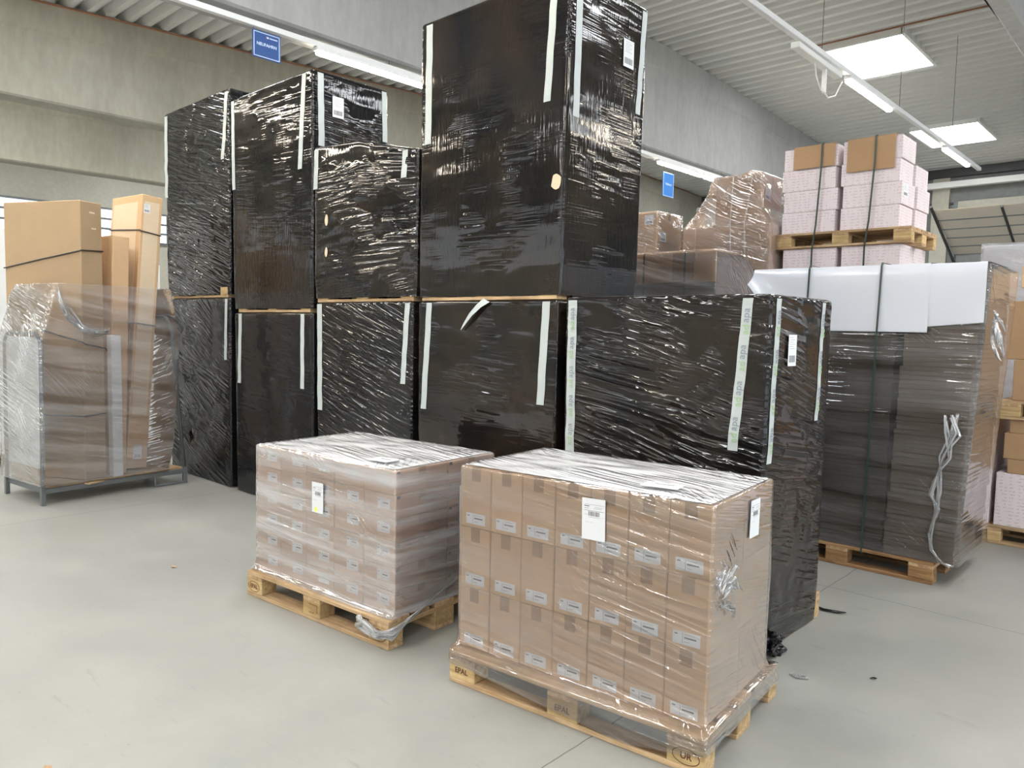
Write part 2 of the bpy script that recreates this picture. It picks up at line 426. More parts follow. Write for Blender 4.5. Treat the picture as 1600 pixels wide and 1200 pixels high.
for i in range(len(xs)-1):
    xa, xb = xs[i], xs[i+1]
    if i % 2 == 0: spans = [(Y0, Y1)]
    else:
        e = [Y0]
        for a, c in SKY: e += [a, c]
        e.append(Y1); spans = [(e[k], e[k+1]) for k in range(0, len(e), 2)]
    for ya, yb in spans:
        pr = profile(ya, yb)
        for (y0, d0), (y1, d1) in zip(pr, pr[1:]):
            z0, z1 = roof_z(y0)+d0, roof_z(y1)+d1
            b.face([(xa, y0, z0), (xa, y1, z1), (xb, y1, z1), (xb, y0, z0)], 'sheet')
            b.face([(xa, y0, z0+.02), (xb, y0, z0+.02), (xb, y1, z1+.02), (xa, y1, z1+.02)], 'sheet')
tag(b.build('ceiling'), kind='structure')
wn = 0
for (xa, xb) in SKX:
    for (ya, yb) in SKY:
        wn += 1; t = .035
        z = roof_z((ya+yb)/2)
        b = MB()
        for (a, c, d, e) in ((xa-t, xa+.015, ya-t, yb+t), (xb-.015, xb+t, ya-t, yb+t), (xa, xb, ya-t, ya+.015), (xa, xb, yb-.015, yb+t)):
            b.box(a, c, d, e, z-.035, z+.14, 'white')
        win = b.build('window_%d' % wn); tag(win, kind='structure')
        g = MB(); g.box(xa+.015, xb-.015, ya+.015, yb-.015, z-.01, z+.01, 'skylight'); g.build('pane', win)
def beam(n, xf, zb, wd, mat, ya=Y0, yb=Y1):
    # roof beam with a straight soffit, a thicker top flange that follows the roof; face at xf looks toward +x
    b = MB(); ys = [ya, RIDGE, yb]
    ch = .025
    for (a, c) in zip(ys, ys[1:]):
        za, zc = roof_z(a)-.002, roof_z(c)-.002; fa, fc = za-.42, zc-.42
        prof = lambda zt, fl, sgn: [(xf, fl), (xf, zb+ch), (xf-ch, zb)]
        R = [lambda zt, fl: (xf+.035, zt), lambda zt, fl: (xf+.035, fl+.04), lambda zt, fl: (xf, fl), lambda zt, fl: (xf, zb+ch), lambda zt, fl: (xf-ch, zb),
             lambda zt, fl: (xf-wd+ch, zb), lambda zt, fl: (xf-wd, zb+ch), lambda zt, fl: (xf-wd, fl), lambda zt, fl: (xf-wd-.035, fl+.04), lambda zt, fl: (xf-wd-.035, zt)]
        for p, q in zip(R, R[1:]+R[:1]):
            x_, z_ = p(za, fa); x2, z2 = q(za, fa); x3, z3 = q(zc, fc); x4, z4 = p(zc, fc)
            b.face([(x_, a, z_), (x4, c, z4), (x3, c, z3), (x2, a, z2)], mat)
    return tag(b.build('trim_%d' % n), kind='structure')
ZB = 4.54
beam(1, -6.95, ZB, .44, 'conc2'); beam(2, -11.95, ZB, .40, 'conc'); beam(3, -16.91, ZB, .40, 'conc'); beam(4, -1.96, 5.40, .22, 'conc2'); beam(5, 3.2, 5.2, .3, 'conc2')
# walls
b = MB(); b.box(X0-.3, X0, Y0, Y1, 0, 6.6, 'wall'); wl = tag(b.build('wall_left'), kind='structure')
b = MB(); b.box(X0-.3, X1+.3, Y0-.3, Y0, 0, 6.6, 'wall'); tag(b.build('wall_front'), kind='structure')
b = MB(); b.box(X0-.3, X1+.3, Y1, Y1+.3, 0, 6.6, 'backwall')
tag(b.build('wall_back'), kind='structure')
b = MB(); b.box(X1, X1+.3, Y0, Y1, 0, 6.6, 'wall'); tag(b.build('wall_right'), kind='structure')
# open loading gates along the right wall, daylight beyond
for k, (ya, yb) in enumerate([(-6.5, -2.5), (1.0, 5.0), (8.5, 12.5)]):
    b = MB(); b.box(X1-.06, X1-.001, ya-.12, ya, 0, 4.1, 'grey'); b.box(X1-.06, X1-.001, yb, yb+.12, 0, 4.1, 'grey'); b.box(X1-.06, X1-.001, ya-.12, yb+.12, 4.0, 4.14, 'grey')
    d = tag(b.build('door_%d' % (k+2)), kind='structure')
    g = MB(); g.box(X1-.03, X1-.002, ya, yb, .0, 4.0, 'opening'); g.build('daylight_opening', d)
# ribbon windows: left wall and the wall behind the camera
wn += 1
b = MB(); z0, z1 = 3.75, 4.5
for z in (z0-.05, z0+.22, z0+.48, z1): b.box(X0, X0+.06, Y0+.5, Y1-.5, z, z+.05, 'grey')
for k in range(14): b.box(X0, X0+.06, Y0+.5+k*2.2, Y0+.56+k*2.2, z0, z1, 'grey')
win = tag(b.build('window_%d' % wn), kind='structure'); g = MB(); g.box(X0+.01, X0+.03, Y0+.5, Y1-.5, z0, z1, 'glass'); g.build('pane', win)
wn += 1
b = MB()
for z in (2.9, 4.5): b.box(X0+1, X1-1, Y0, Y0+.06, z, z+.06, 'grey')
for k in range(20): b.box(X0+1+k*1.5, X0+1.06+k*1.5, Y0, Y0+.06, 2.9, 4.5, 'grey')
win = tag(b.build('window_%d' % wn), kind='structure'); g = MB(); g.box(X0+1, X1-1, Y0+.01, Y0+.03, 2.95, 4.5, 'glass'); g.build('pane', win)
# back wall details: dark band under the roof, columns, steel joist, panel joint with its shadow line as a dark strip
b = MB(); b.box(X0, X1, Y1-.12, Y1-.001, 5.52, 5.72, 'dark'); b.box(X0, X1, Y1-.05, Y1-.001, 4.86, 4.90, 'dark'); tag(b.build('trim_6'), kind='structure')
b = MB(); b.box(X0, X1, Y1-.35, Y1-.16, 5.23, 5.37, 'white'); tag(b.build('trim_7'), kind='structure')
for k, x in enumerate((-20, -12.2, -5.45, 1.0)):
    b = MB(); b.box(x, x+.38, Y1-.14, Y1-.001, 0, 5.5, 'wall'); tag(b.build('trim_%d' % (8+k)), kind='structure')
# sectional gate half way up, tilting into its overhead tracks
b = MB(); b.box(-4.95, -4.87, 21.2, 21.399, 0, 4.9, 'grey'); b.box(.4, .48, 21.2, 21.399, 0, 4.9, 'grey'); b.box(-4.95, .48, 21.25, 21.399, 4.66, 4.9, 'wall')
door = tag(b.build('door_1'), kind='structure')
P0, P1 = Vector((0, 21.15, 3.62)), Vector((0, 19.15, 4.42)); nv = 5
for k in range(nv):
    a, c = P0.lerp(P1, k/nv), P0.lerp(P1, (k+1)/nv)
    g = MB(); g.face([(-4.86, a.y, a.z), (.4, a.y, a.z), (.4, c.y, c.z), (-4.86, c.y, c.z)], 'panelm')
    d = (c-a).normalized(); n_ = Vector((0, d.z, -d.y))*-.03
    g.face([(-4.86, a.y+n_.y, a.z+n_.z), (-4.86, c.y+n_.y, c.z+n_.z), (.4, c.y+n_.y, c.z+n_.z), (.4, a.y+n_.y, a.z+n_.z)], 'panelm')
    g.tube([(-4.86, a.y, a.z-.02), (.4, a.y, a.z-.02)], .028, 'grey', 6)
    g.build('panel', door)
g = MB(); g.tube([(-4.88, 21.3, 3.4), (-4.88, P1.y-.2, P1.z-.01+.06)], .035, 'dark', 6); g.tube([(-4.88, 21.3, .2), (-4.88, 21.3, 3.45)], .035, 'dark', 6)
g.tube([(.42, 21.3, 3.4), (.42, P1.y-.2, P1.z+.05)], .035, 'dark', 6)
for x in (-3.55, -2.0, -.5): g.tube([(x, P0.y, P0.z-.03), (x, P1.y, P1.z-.03)], .03, 'dark', 6)
g.build('track', door)

# ------------------------------------------------------------------ strip lights
def rail(name, x, z, ya, yb, label):
    t = empty(name, (x, ya, z), 0, label, 'light track', 'light tracks under the roof')
    g = MB(); g.box(-.03, .03, 0, yb-ya, 0, .055, 'lampbody', .004); g.build('rail', t)
    y = ya+1.0
    while y < yb:
        g = MB(); zt = roof_z(y)-z; g.tube([(0, y-ya, .05), (0, y-ya, zt)], .0035, 'dark', 5); g.build('wire', t); y += 2.6
    return t
rail('light_track', -3.165, 4.43, -8.6, 15.1, 'long white light track hanging under the roof at right, crossing the skylights')
rail('light_track', -6.995, 4.43, -8.6, 17.0, 'white light track running along the underside of the big concrete beam')
rail('light_track', 1.6, 4.43, -8.6, 16.0, 'white light track over the open floor outside the picture')
LT = None
def lamp(x, y, z, label, ln=1.5, rx=0):
    global LT
    if LT is None:
        LT = empty('strip_light', (x, y, z), 0, label, 'lamp', 'strip lights on the tracks')
        g = MB(); g.box(-.04, .04, 0, 1.5, .0, .035, 'lampbody', .004); g.build('housing', LT)
        g = MB(); g.box(-.034, .034, .02, 1.48, -.035, -.0005, 'tube', .01); g.build('diffuser', LT)
        o = LT
    else:
        o = copy_tree(LT); o['label'] = label
    o.location = (x, y, z-.036); o.rotation_euler = (rx, 0, 0); return o
for x, y, lb in [(-3.165, 8.75, 'lit strip light beside the larger skylight'), (-3.165, 12.8, 'lit strip light crossing the farther skylight'),
                 (-6.995, 4.45, 'lit strip light behind the signboard at upper left'), (-6.995, 6.1, 'lit strip light hidden behind the tallest black stack'),
                 (-6.995, 11.0, 'dimmer strip light above the small blue sign'), (-6.995, 12.55, 'brighter strip light just right of the small blue sign')]:
    lamp(x, y, 4.43, lb)
for x, ys_ in ((-3.165, (-7.5, -4.5, -1.5, 1.5)), (-6.995, (-7.5, -5.9, 1.2)), (1.6, (-7, -3, 1, 5, 9))):
    for y in ys_: lamp(x, y, 4.43, 'lit strip light of the rows outside the picture')
rail('light_track', -14.4, 5.45, -8.6, 16, 'white light track high between the left concrete beams')
for y in (-6, -1, 3.5, 8, 12): lamp(-14.4, y, 5.45, 'lit strip light high between the left concrete beams')
rail('light_track', -9.4, 4.43, -2.0, 2.05, 'unseen light track added in the second bay for highlights on black film')  # unseen track and lamps, added so the black film mirrors bright bands
for y in (-1.1,): lamp(-9.4, y, 4.43, 'unseen strip light added in the second bay for highlights on black film')
lamp(-9.4, .47, 4.43, 'unseen strip light added in the second bay for highlights on black film')
# the loose lamp cover that hangs off the right-hand track, with its bracket and cable
t = empty('loose_lamp', (-3.20, 7.42, 4.398), 0, 'loose unlit lamp body hanging askew under the right light track', 'lamp')
t.rotation_euler = (-.012, 0, .0)
g = MB(); g.box(-.045, .045, 0, 1.15, -.03, .03, 'white', .006); g.build('housing', t)
g = MB(); g.box(-.02, .02, .75, .79, -.27, -.03, 'white', .003); g.build('bracket', t)
g = MB(); g.tube([(0, .5, -.03), (0, .55, -.15), (0, .68, -.26), (0, .77, -.26), (0, .9, -.29), (0, 1.1, -.22), (.03, 1.2, -.05)], .007, 'white', 6); g.build('cable', t)

# ------------------------------------------------------------------ hanging signs (boards face +x)
t = empty('hanging_sign', (-7.0, 3.905, 4.40), 0, 'navy blue NEUFAHRN signboard with pale border hanging from the light track', 'sign')
g = MB(); g.box(-.006, .006, -.15, .15, -.245, .012, 'blue', .002); g.build('board', t)
g = MB()
for (a, c, d, e) in ((-.138, .138, -.007, .0), (-.138, .138, -.233, -.226), (-.138, -.131, -.233, .0), (.131, .138, -.233, .0)): g.box(.006, .0072, a, c, d, e, 'signwhite')
g.build('border', t)
obj('lettering', text_mesh('NEUFAHRN', .041, 'signwhite', True), t, (.0068, 0, -.112), (math.pi/2, 0, math.pi/2))
g = MB(); g.box(.006, .0075, .0, .022, -.044, -.028, 'signwhite'); g.box(.006, .0075, .03, .115, -.042, -.032, 'signwhite'); g.box(.006, .0072, -.006, .0, -.046, -.026, 'red'); g.build('logo', t)
for q in (-.14, .14):
    g = MB(); g.tube([(0, q, -.02), (0, q, .03)], .002, 'dark', 4); g.build('wire', t)
t = empty('hanging_sign', (-6.98, 11.32, 4.25), 0, 'small bright blue sign hanging under the far strip lights', 'sign')
g = MB(); g.box(-.006, .006, -.17, .17, -.40, 0, 'blue2', .002); g.build('board', t)
g = MB()
for (a, c, d, e) in ((-.165, .165, -.014, -.004), (-.165, .165, -.396, -.386), (-.165, -.155, -.396, -.004), (.155, .165, -.396, -.004)): g.box(.006, .0072, a, c, d, e, 'signwhite')
g.build('border', t)
obj('lettering', text_mesh('Nabburg', .055, 'signwhite', True), t, (.0068, 0, -.19), (math.pi/2, 0, math.pi/2))
for q in (-.15, .15):
    g = MB(); g.tube([(0, q, 0), (0, q, .17)], .002, 'dark', 4); g.build('wire', t)
g = MB(); g.tube([(-11.90, y, roof_z(y)-.03) for y in (2, 5, 8, 11, 15, 21)], .014, 'copper', 5); tag(g.build('roof_cable', None), 'thin brown cable along the top edge of the left beam', 'cable')
g = MB(); g.tube([(-5.3, 12.35, roof_z(12.3)-.02), (-3.6, 12.35, roof_z(12.3)-.02), (-2.2, 12.35, roof_z(12.3)-.03)], .014, 'copper', 5); tag(g.build('roof_cable', None), 'thin brown cable along the near edge of the larger skylight', 'cable')

# ------------------------------------------------------------------ pallets
def pallet_parts(mats=('woodX', 'woodY', 'woodB')):
    """lists of (name, mesh builder); local origin at the base centre, 1.2 along x"""
    out = []; mx, my, mb = mats; jr = random.Random(3)
    ys = [(-.4, -.255), (-.2135, -.1135), (-.0725, .0725), (.1135, .2135), (.255, .4)]
    for a, c in ys:
        g = MB(); g.box(-.6, .6, a, c, .122, .144, mx, .003); out.append(('deck_board', g, (0, 0, 0)))
    for a, c in ((-.6, -.455), (-.0725, .0725), (.455, .6)):
        g = MB(); g.box(a, c, -.4, .4, .100, .122, my, .002); out.append(('stringer_board', g, (0, 0, 0)))
    for a, c in ((-.4, -.3), (-.0725, .0725), (.3, .4)):
        for d, e in ((-.6, -.455), (-.0725, .0725), (.455, .6)):
            g = MB(); g.box(d, e, a, c, .022, .100, mb, .003); out.append(('block', g, (0, 0, 0)))
    for a, c in ((-.4, -.3), (-.0725, .0725), (.3, .4)):
        g = MB(); g.box(-.6, .6, a, c, 0, .022, mx, .003); out.append(('bottom_board', g, (0, 0, 0)))
    return out
_pm = {}
def pallet(x, y, z, rz, label, group=None, worn=False):
    """x, y: the near right corner of the pallet"""
    key = worn
    if key not in _pm:
        mats = ('woodD', 'woodY', 'woodD') if worn else ('woodX', 'woodY', 'woodB')
        _pm[key] = [(n, g.mesh(n)) for n, g, _ in pallet_parts(mats)]
    c = Vector((-.6, .4, 0)); c.rotate(Matrix.Rotation(rz, 3, 'Z'))
    t = empty('pallet', (x+c.x, y+c.y, z), rz, label, 'pallet', group)
    bl = []
    for n, me in _pm[key]:
        o = obj(n, me, t)
        if n == 'block': bl.append(o)
    return t, bl
def stamp(block, x, txt, oval=True, size=.034):
    """burnt mark on the long side of a pallet block"""
    me = text_mesh(txt, size, 'stamp', True)
    root = obj('stamp', me, block, (x, -.4006, .061), (math.pi/2, 0, 0))
    if oval:
        g = MB(); pts = [(x+.052*math.cos(a), -.4008, .061+.03*math.sin(a)) for a in [i*math.pi/12 for i in range(25)]]
        g.tube(pts, .0016, 'stamp', 4, False); g.build('stamp_ring', block)
def merged_pallet(parent, x0, y0, z, name='pallet'):
    g = MB()
    for n, q, _ in pallet_parts():
        o = len(g.v); g.v += [(vx+x0-.6, vy+y0+.4, vz+z) for vx, vy, vz in q.v]
        g.f += [tuple(i+o for i in f) for f in q.f]; g.uv += q.uv; g.m += [g.mi(q.mats[k]) for k in q.m]
    return g.build(name, parent)

# ------------------------------------------------------------------ wrap surfaces
class Wrap:
    """closed-top film skin. rings: (z, x0, x1, y0, y1); ztop(x, y) optional"""
    def __init__(s, rings, rc=.02, amp=.004, seed=0, ang=-.12, ztop=None, step=.03, lo_fn=None):
        s.rings = rings; s.rc = rc; s.amp = amp; s.seed = seed; s.ang = ang; s.ztop = ztop; s.step = step; s.lo_fn = lo_fn
    def rect(s, z):
        R = s.rings
        if z <= R[0][0]: return R[0][1:]
        for a, b_ in zip(R, R[1:]):
            if z <= b_[0]:
                t = (z-a[0])/(b_[0]-a[0]); return tuple(a[i]+(b_[i]-a[i])*t for i in range(1, 5))
        return R[-1][1:]
    def disp(s, u, v):
        c, n = math.cos(s.ang), math.sin(s.ang)
        a, b_ = u*c+v*n, -u*n+v*c
        d = noise.noise(Vector((a*2.0, b_*7, s.seed)))*.6 + noise.noise(Vector((a*5, b_*18, s.seed+3.3)))*.4 + noise.noise(Vector((u*1.1, v*1.1, s.seed+7)))*.9
        return s.amp*d
    def point(s, side, t, z, off=0.0):
        """side 0 front (-y), 1 right (+x); t in world x or y"""
        x0, x1, y0, y1 = s.rect(z)
        if side == 0:
            d = s.disp(t-s.rings[0][1], z); return Vector((t, y0-d-off, z))
        d = s.disp(s.W+t-s.rings[0][3], z); return Vector((x1+d+off, t, z))
    @property
    def W(s): return s.rings[0][2]-s.rings[0][1]
    def perim(s, rect):
        x0, x1, y0, y1 = rect; r = s.rc; W, D = s.W, s.rings[0][4]-s.rings[0][3]
        nx, ny = max(4, int(W/s.step)), max(4, int(D/s.step)); out = []
        def side(ax, ay, bx, by, n, nrm, u0, ln):
            for i in range(n+1):
                t = i/n; out.append((ax+(bx-ax)*t, ay+(by-ay)*t, nrm, u0+ln*t))
        def arc(cx, cy, a0, u):
            for k in (1, 2, 3):
                a = a0+k*math.pi/8; out.append((cx+r*math.cos(a), cy+r*math.sin(a), (math.cos(a), math.sin(a)), u))
        side(x0+r, y0, x1-r, y0, nx, (0, -1), r, W-2*r); arc(x1-r, y0+r, -math.pi/2, W)
        side(x1, y0+r, x1, y1-r, ny, (1, 0), W+r, D-2*r); arc(x1-r, y1-r, 0, W+D)
        side(x1-r, y1, x0+r, y1, nx, (0, 1), W+D+r, W-2*r); arc(x0+r, y1-r, math.pi/2, 2*W+D)
        side(x0, y1-r, x0, y0+r, ny, (-1, 0), 2*W+D+r, D-2*r); arc(x0+r, y0+r, math.pi, 2*W+2*D)
        return out
    def build(s, name, mat, parent=None, top=True, round_top=.02, topmat=None):
        zb, zt = s.rings[0][0], s.rings[-1][0]; nz = max(3, int((zt-zb)/s.step))
        zs = sorted(set([zb+(zt-round_top-zb)*i/nz for i in range(nz+1)] + [r_[0] for r_ in s.rings[1:-1]]))
        zs += [zt-round_top*.6, zt-round_top*.25, zt]
        V = []; UV = []; F = []; FU = []; n = None
        for z in zs:
            rc = s.rect(z)
            ins = 0
            if z > zt-round_top: q = (z-(zt-round_top))/round_top; ins = round_top*(1-math.sqrt(max(0, 1-q*q)))
            rc = (rc[0]+ins, rc[1]-ins, rc[2]+ins, rc[3]-ins); P = s.perim(rc); n = len(P)
            for (x, y, nr, u) in P:
                zz = z
                if s.ztop: tt = (z-zb)/(zt-zb); zz = zb+(s.ztop(x, y)-zb)*tt
                if s.lo_fn and z < s.rings[1][0]:
                    q = (z-zb)/(s.rings[1][0]-zb); zz = s.lo_fn(x, y)*(1-q)+s.rings[1][0]*q
                d = s.disp(u, z); V.append((x+nr[0]*d, y+nr[1]*d, zz)); UV.append((u, z))
        for i in range(len(zs)-1):
            for k in range(n):
                a, b_ = i*n+k, i*n+(k+1) % n; F.append((a, b_, b_+n, a+n))
                ua, ub = UV[a][0], UV[b_][0]
                if ub < ua: ub = ua+.02
                FU.append([(ua, zs[i]), (ub, zs[i]), (ub, zs[i+1]), (ua, zs[i+1])])
        if top:
            nside = len(F); last = (len(zs)-1)*n; m = 12; cx = sum(V[last+k][0] for k in range(n))/n; cy = sum(V[last+k][1] for k in range(n))/n
            prev = [last+k for k in range(n)]
            for j in range(1, m+1):
                q = 1-(j/m)*.995; cur = []
                for k in range(n):
                    x, y, z = V[last+k]; nx_, ny_ = cx+(x-cx)*q, cy+(y-cy)*q
                    zz = (s.ztop(nx_, ny_) if s.ztop else zt) + s.amp*1.3*noise.noise(Vector((nx_*5, ny_*12, s.seed+2)))
                    cur.append(len(V)); V.append((nx_, ny_, zz))
                for k in range(n):
                    f = (prev[k], prev[(k+1) % n], cur[(k+1) % n], cur[k]); F.append(f)
                    FU.append([(V[i_][0]+20, V[i_][1]+20) for i_ in f])
                prev = cur
            F.append(tuple(prev)); FU.append([(V[i_][0]+20, V[i_][1]+20) for i_ in prev])
        g = MB(); g.v = V; g.f = F; g.uv = FU; g.m = [g.mi(mat)]*len(F)
        if top and topmat: g.m = [g.mi(mat)]*nside + [g.mi(topmat)]*(len(F)-nside)
        return g.build(name, parent, smooth=True)
    def strip(s, side, ta, za, tb, zb_, wd, mat, off=.003, name='tape_strip', parent=None, over_top=False):
        """sticker following the film from (ta, za) top to (tb, zb) bottom, width wd (centre line)"""
        g = MB(); n = max(3, int(abs(za-zb_)/.03)); rows = []
        for i in range(n+1):
            q = i/n; t = ta+(tb-ta)*q; z = za+(zb_-za)*q; row = []
            for e in (-.5, -.17, .17, .5):
                row.append(s.point(side, t+e*wd+.0013*math.sin(i*.9+ta*9)*(1 if i else 0), z, off))
            rows.append(row)
        for o_ in (0, -.0012):
            base = len(g.v)
            for row in rows:
                for p in row: g.v.append((p.x+(o_ if side else 0), p.y-(o_ if not side else 0), p.z))
            for i in range(n):
                for k in range(3):
                    a = base+i*4+k; f = (a, a+4, a+5, a+1)
                    g.f.append(f if o_ == 0 else f[::-1]); g.m.append(g.mi(mat)); g.uv.append([(0, 0)]*4)
        return g.build(name, parent)
def letter_tape(wrap, side, ta, za, tb, zb_, parent, strip):
    """the word adapa repeated up the tape, green ad and grey apa"""
    n = int(abs(za-zb_)/.155); 
    for i in range(n):
        q = (i+.5)/n; t = ta+(tb-ta)*q; z = za+(zb_-za)*q
        sl = math.atan2(ta-tb, za-zb_)
        for word, mt, dz in (('ad', 'tapegreen', -.042), ('apa', 'tapegrey', .026)):
            p = wrap.point(side, t, z+dz, .0065)
            o = obj('lettering', text_mesh(word, .052, mt), strip, tuple(p))
            if side == 0: o.rotation_euler = (math.pi/2, -(math.pi/2)+sl, 0)
            else:
                o.rotation_euler = Matrix.Rotation(math.pi/2, 3, 'Z').to_4x4().to_euler()
                o.matrix_local = Matrix.Translation(p) @ Matrix.Rotation(math.pi/2, 4, 'Z') @ Matrix.Rotation(math.pi/2, 4, 'X') @ Matrix.Rotation(math.pi/2-sl, 4, 'Z')
            if side == 0: o.matrix_local = Matrix.Translation(p) @ Matrix.Rotation(math.pi/2, 4, 'X') @ Matrix.Rotation(math.pi/2-sl, 4, 'Z')
_lab = {}
def label_mesh(w_, h_, kind='ship'):
    """paper label lying in the local x-z plane facing -y"""
    key = (w_, h_, kind)
    if key in _lab: return _lab[key]
    g = MB(); g.box(0, w_, -.0008, 0, 0, h_, 'paper')
    y = -.0011; r_ = random.Random(int(w_*1000)+int(h_*1000))
    def bar(a, c, d, e, m='ink'): g.box(a*w_, c*w_, y, -.0008, d*h_, e*h_, m)
    if kind in ('ship', 'shipy'):
        bar(.1, .95, .845, .855, 'inklt'); bar(.1, .32, .80, .82); bar(.1, .3, .75, .765, 'inklt'); bar(.55, .9, .79, .80, 'inklt'); bar(.5, .85, .755, .765, 'inklt')
        bar(.1, .95, .70, .708)
        x = .28
        while x < .76:
            d = r_.uniform(.008, .028); bar(x, x+d, .575, .685); x += d+r_.uniform(.01, .02)
        bar(.1, .25, .60, .61, 'inklt'); bar(.3, .75, .54, .55, 'inklt'); bar(.78, .95, .56, .565, 'inklt'); bar(.1, .5, .42, .425, 'inklt')
        if kind == 'shipy':
            n0 = [(.36+.15*math.cos(a*math.pi/8), .1+.085*math.sin(a*math.pi/8)) for a in range(16)]
            g.face([(px*w_, y-.0003, pz*h_) for px, pz in n0], 'yellow')
    elif kind == 'small':
        bar(.06, .18, .72, .80); bar(.42, .86, .50, .62); bar(.35, .37, .1, .9, 'inklt'); bar(.42, .62, .22, .27, 'inklt'); bar(.42, .8, .80, .84, 'inklt')
    elif kind == 'black':
        for k in range(6): bar(.15, .6+.2*(k % 2), .9-k*.07, .915-k*.07, 'inklt')
        x = .12
        while x < .86:
            d = r_.uniform(.015, .035); bar(x, x+d, .12, .34); x += d+r_.uniform(.012, .03)
    _lab[key] = g.mesh('shipping_label'); return _lab[key]

# ------------------------------------------------------------------ the black wrapped row (fronts at y = 3.395)
def black(label, rings, matargs, group='black wrapped pallet stacks in the row', pal=None, seed=0, ztop=None, amp=.004, ang=-.12, rc=.02):
    mt = mat_black('black film %d' % seed, seed*2.3+.7, **matargs)
    x1, y0 = rings[0][2], rings[0][3]; cx = (rings[0][1]+rings[0][2])/2; cy = (rings[0][3]+rings[0][4])/2
    t = empty('wrapped_pallet', (0, 0, 0), 0, label, 'pallet stack', group)
    w_ = Wrap(rings, rc, amp, seed*3.7, ang, ztop); w_.build('film_wrap', mt, t)
    if pal is not None: merged_pallet(t, pal[0], pal[1], pal[2])
    w_.root = t; return w_
FY = 3.395
def tapes(wp, lst, letters=False):
    for side, ta, za, tb, zb_, wd in lst:
        st = wp.strip(side, ta, za, tb, zb_, wd, 'tape', parent=wp.root)
        if letters: letter_tape(wp, side, ta, za-.02, tb, zb_+.02, st, st)
def paper(wp, side, t, z, w_, h_, kind='black', tilt=0):
    p = wp.point(side, t, z, .009)
    o = obj('shipping_label', label_mesh(w_, h_, kind), wp.root)
    o.matrix_local = Matrix.Translation(p) @ Matrix.Rotation(math.pi/2 if side else 0, 4, 'Z') @ Matrix.Rotation(tilt, 4, 'Y')
# stack nearest the camera (lettered tape)
Cw = black('waist-thick low black wrapped stack with two lettered tapes, right end of the row',
           [(.008, -2.735, -1.53, 3.405, 4.16), (.2, -2.735, -1.525, 3.395, 4.165), (1.765, -2.745, -1.52, 3.39, 4.165)], dict(ang=-.16, warm=.55, wr=1.4, mk=.06), pal=(-1.535, 3.43, 0), seed=1, amp=.007)
tapes(Cw, [(0, -2.69, 1.745, -2.683, .88, .062), (0, -1.63, 1.745, -1.68, 1.01, .052)], True)
tapes(Cw, [(1, 3.475, 1.745, 3.445, .96, .05), (1, 4.035, 1.745, 4.008, 1.125, .042)], True)
paper(Cw, 1, 3.588, 1.423, .095, .153)
# low stack under the tower
Dw = black('low black wrapped stack directly beneath the tallest black tower', [(.008, -4.045, -2.815, 3.405, 4.17), (1.752, -4.055, -2.80, 3.395, 4.18)], dict(ang=-.05, warm=.75, wr=.5), pal=(-2.83, 3.43, 0), seed=2)
tapes(Dw, [(0, -3.93, 1.74, -3.985, 1.01, .055), (0, -2.888, 1.74, -2.92, 1.127, .058)], False)
g = MB(); pts = [(-3.37, 3.382, 1.752), (-3.43, 3.372, 1.715), (-3.50, 3.368, 1.66), (-3.56, 3.372, 1.60), (-3.60, 3.38, 1.562)]
for p, q, w1_, w2_ in zip(pts, pts[1:], (.03, .022, .016, .01), (.022, .016, .01, .003)):
    g.face([(p[0]-w1_, p[1], p[2]+w1_*.4), (q[0]-w2_, q[1], q[2]+w2_*.4), (q[0]+w2_, q[1]-.004, q[2]-w2_*.4), (p[0]+w1_, p[1]-.004, p[2]-w1_*.4)], 'tape')
o = g.build('tape_end', Dw.root)
# tower
Tw = black('tallest black wrapped tower with label, standing on top of the row', [(1.7785, -4.05, -2.80, 3.40, 4.185), (1.95, -4.045, -2.79, 3.395, 4.19), (3.60, -4.04, -2.755, 3.39, 4.165)],
           dict(ang=-.03, warm=.6, ribs=.3, wr=.4, mk=-.05, low=.15), pal=(-2.82, 3.402, 1.7535), seed=3, ang=0.0)
tapes(Tw, [(0, -3.955, 3.575, -3.963, 2.80, .062), (0, -2.872, 3.575, -2.915, 2.888, .052), (1, 3.47, 3.575, 3.477, 2.795, .056), (1, 4.125, 3.575, 4.097, 2.942, .05)])
paper(Tw, 1, 3.905, 3.19, .11, .165)
g = MB(); cp = [Tw.point(0, -2.835+.036*math.cos(a*math.pi/6)*(1+.2*math.sin(a*2)), 2.425+.045*math.sin(a*math.pi/6), .003) for a in range(12)]
g.face([tuple(p) for p in cp][::-1], 'hole'); tag(g.build('torn_patch', Tw.root), 'bare cardboard showing through a tear')
# second from right low + upper
Ew = black('low black wrapped stack left of the tower base, streaked with shiny creases', [(.008, -5.315, -4.125, 3.405, 4.17), (1.752, -5.325, -4.11, 3.395, 4.18)], dict(ang=-.2, warm=.35, wr=1.0, mk=.22, low=.9), pal=(-4.13, 3.43, 0), seed=4, ang=-.2, amp=.007)
tapes(Ew, [(0, -5.26, 1.74, -5.272, .888, .066), (0, -4.166, 1.74, -4.21, 1.168, .052)])
def eztop(x, y):
    k = max(0, 1-abs(x+4.75)/.6)*.05
    q = (x+5.36)/1.3; return 2.985-.19*min(1, max(0, q))+k
Eu = black('squat black wrapped stack with two finger holes, left of the tallest tower', [(1.786, -5.335, -4.09, 3.40, 4.15), (1.95, -5.35, -4.075, 3.395, 4.16), (2.97, -5.36, -4.065, 3.395, 4.16)],
           dict(ang=.10, warm=.6, ribs=.25, wr=1.3), pal=(-4.11, 3.402, 1.753), seed=5, ztop=eztop, ang=.1, amp=.007)
tapes(Eu, [(0, -5.32, 2.955, -5.33, 2.65, .058), (0, -4.21, 2.80, -4.225, 2.612, .058)])
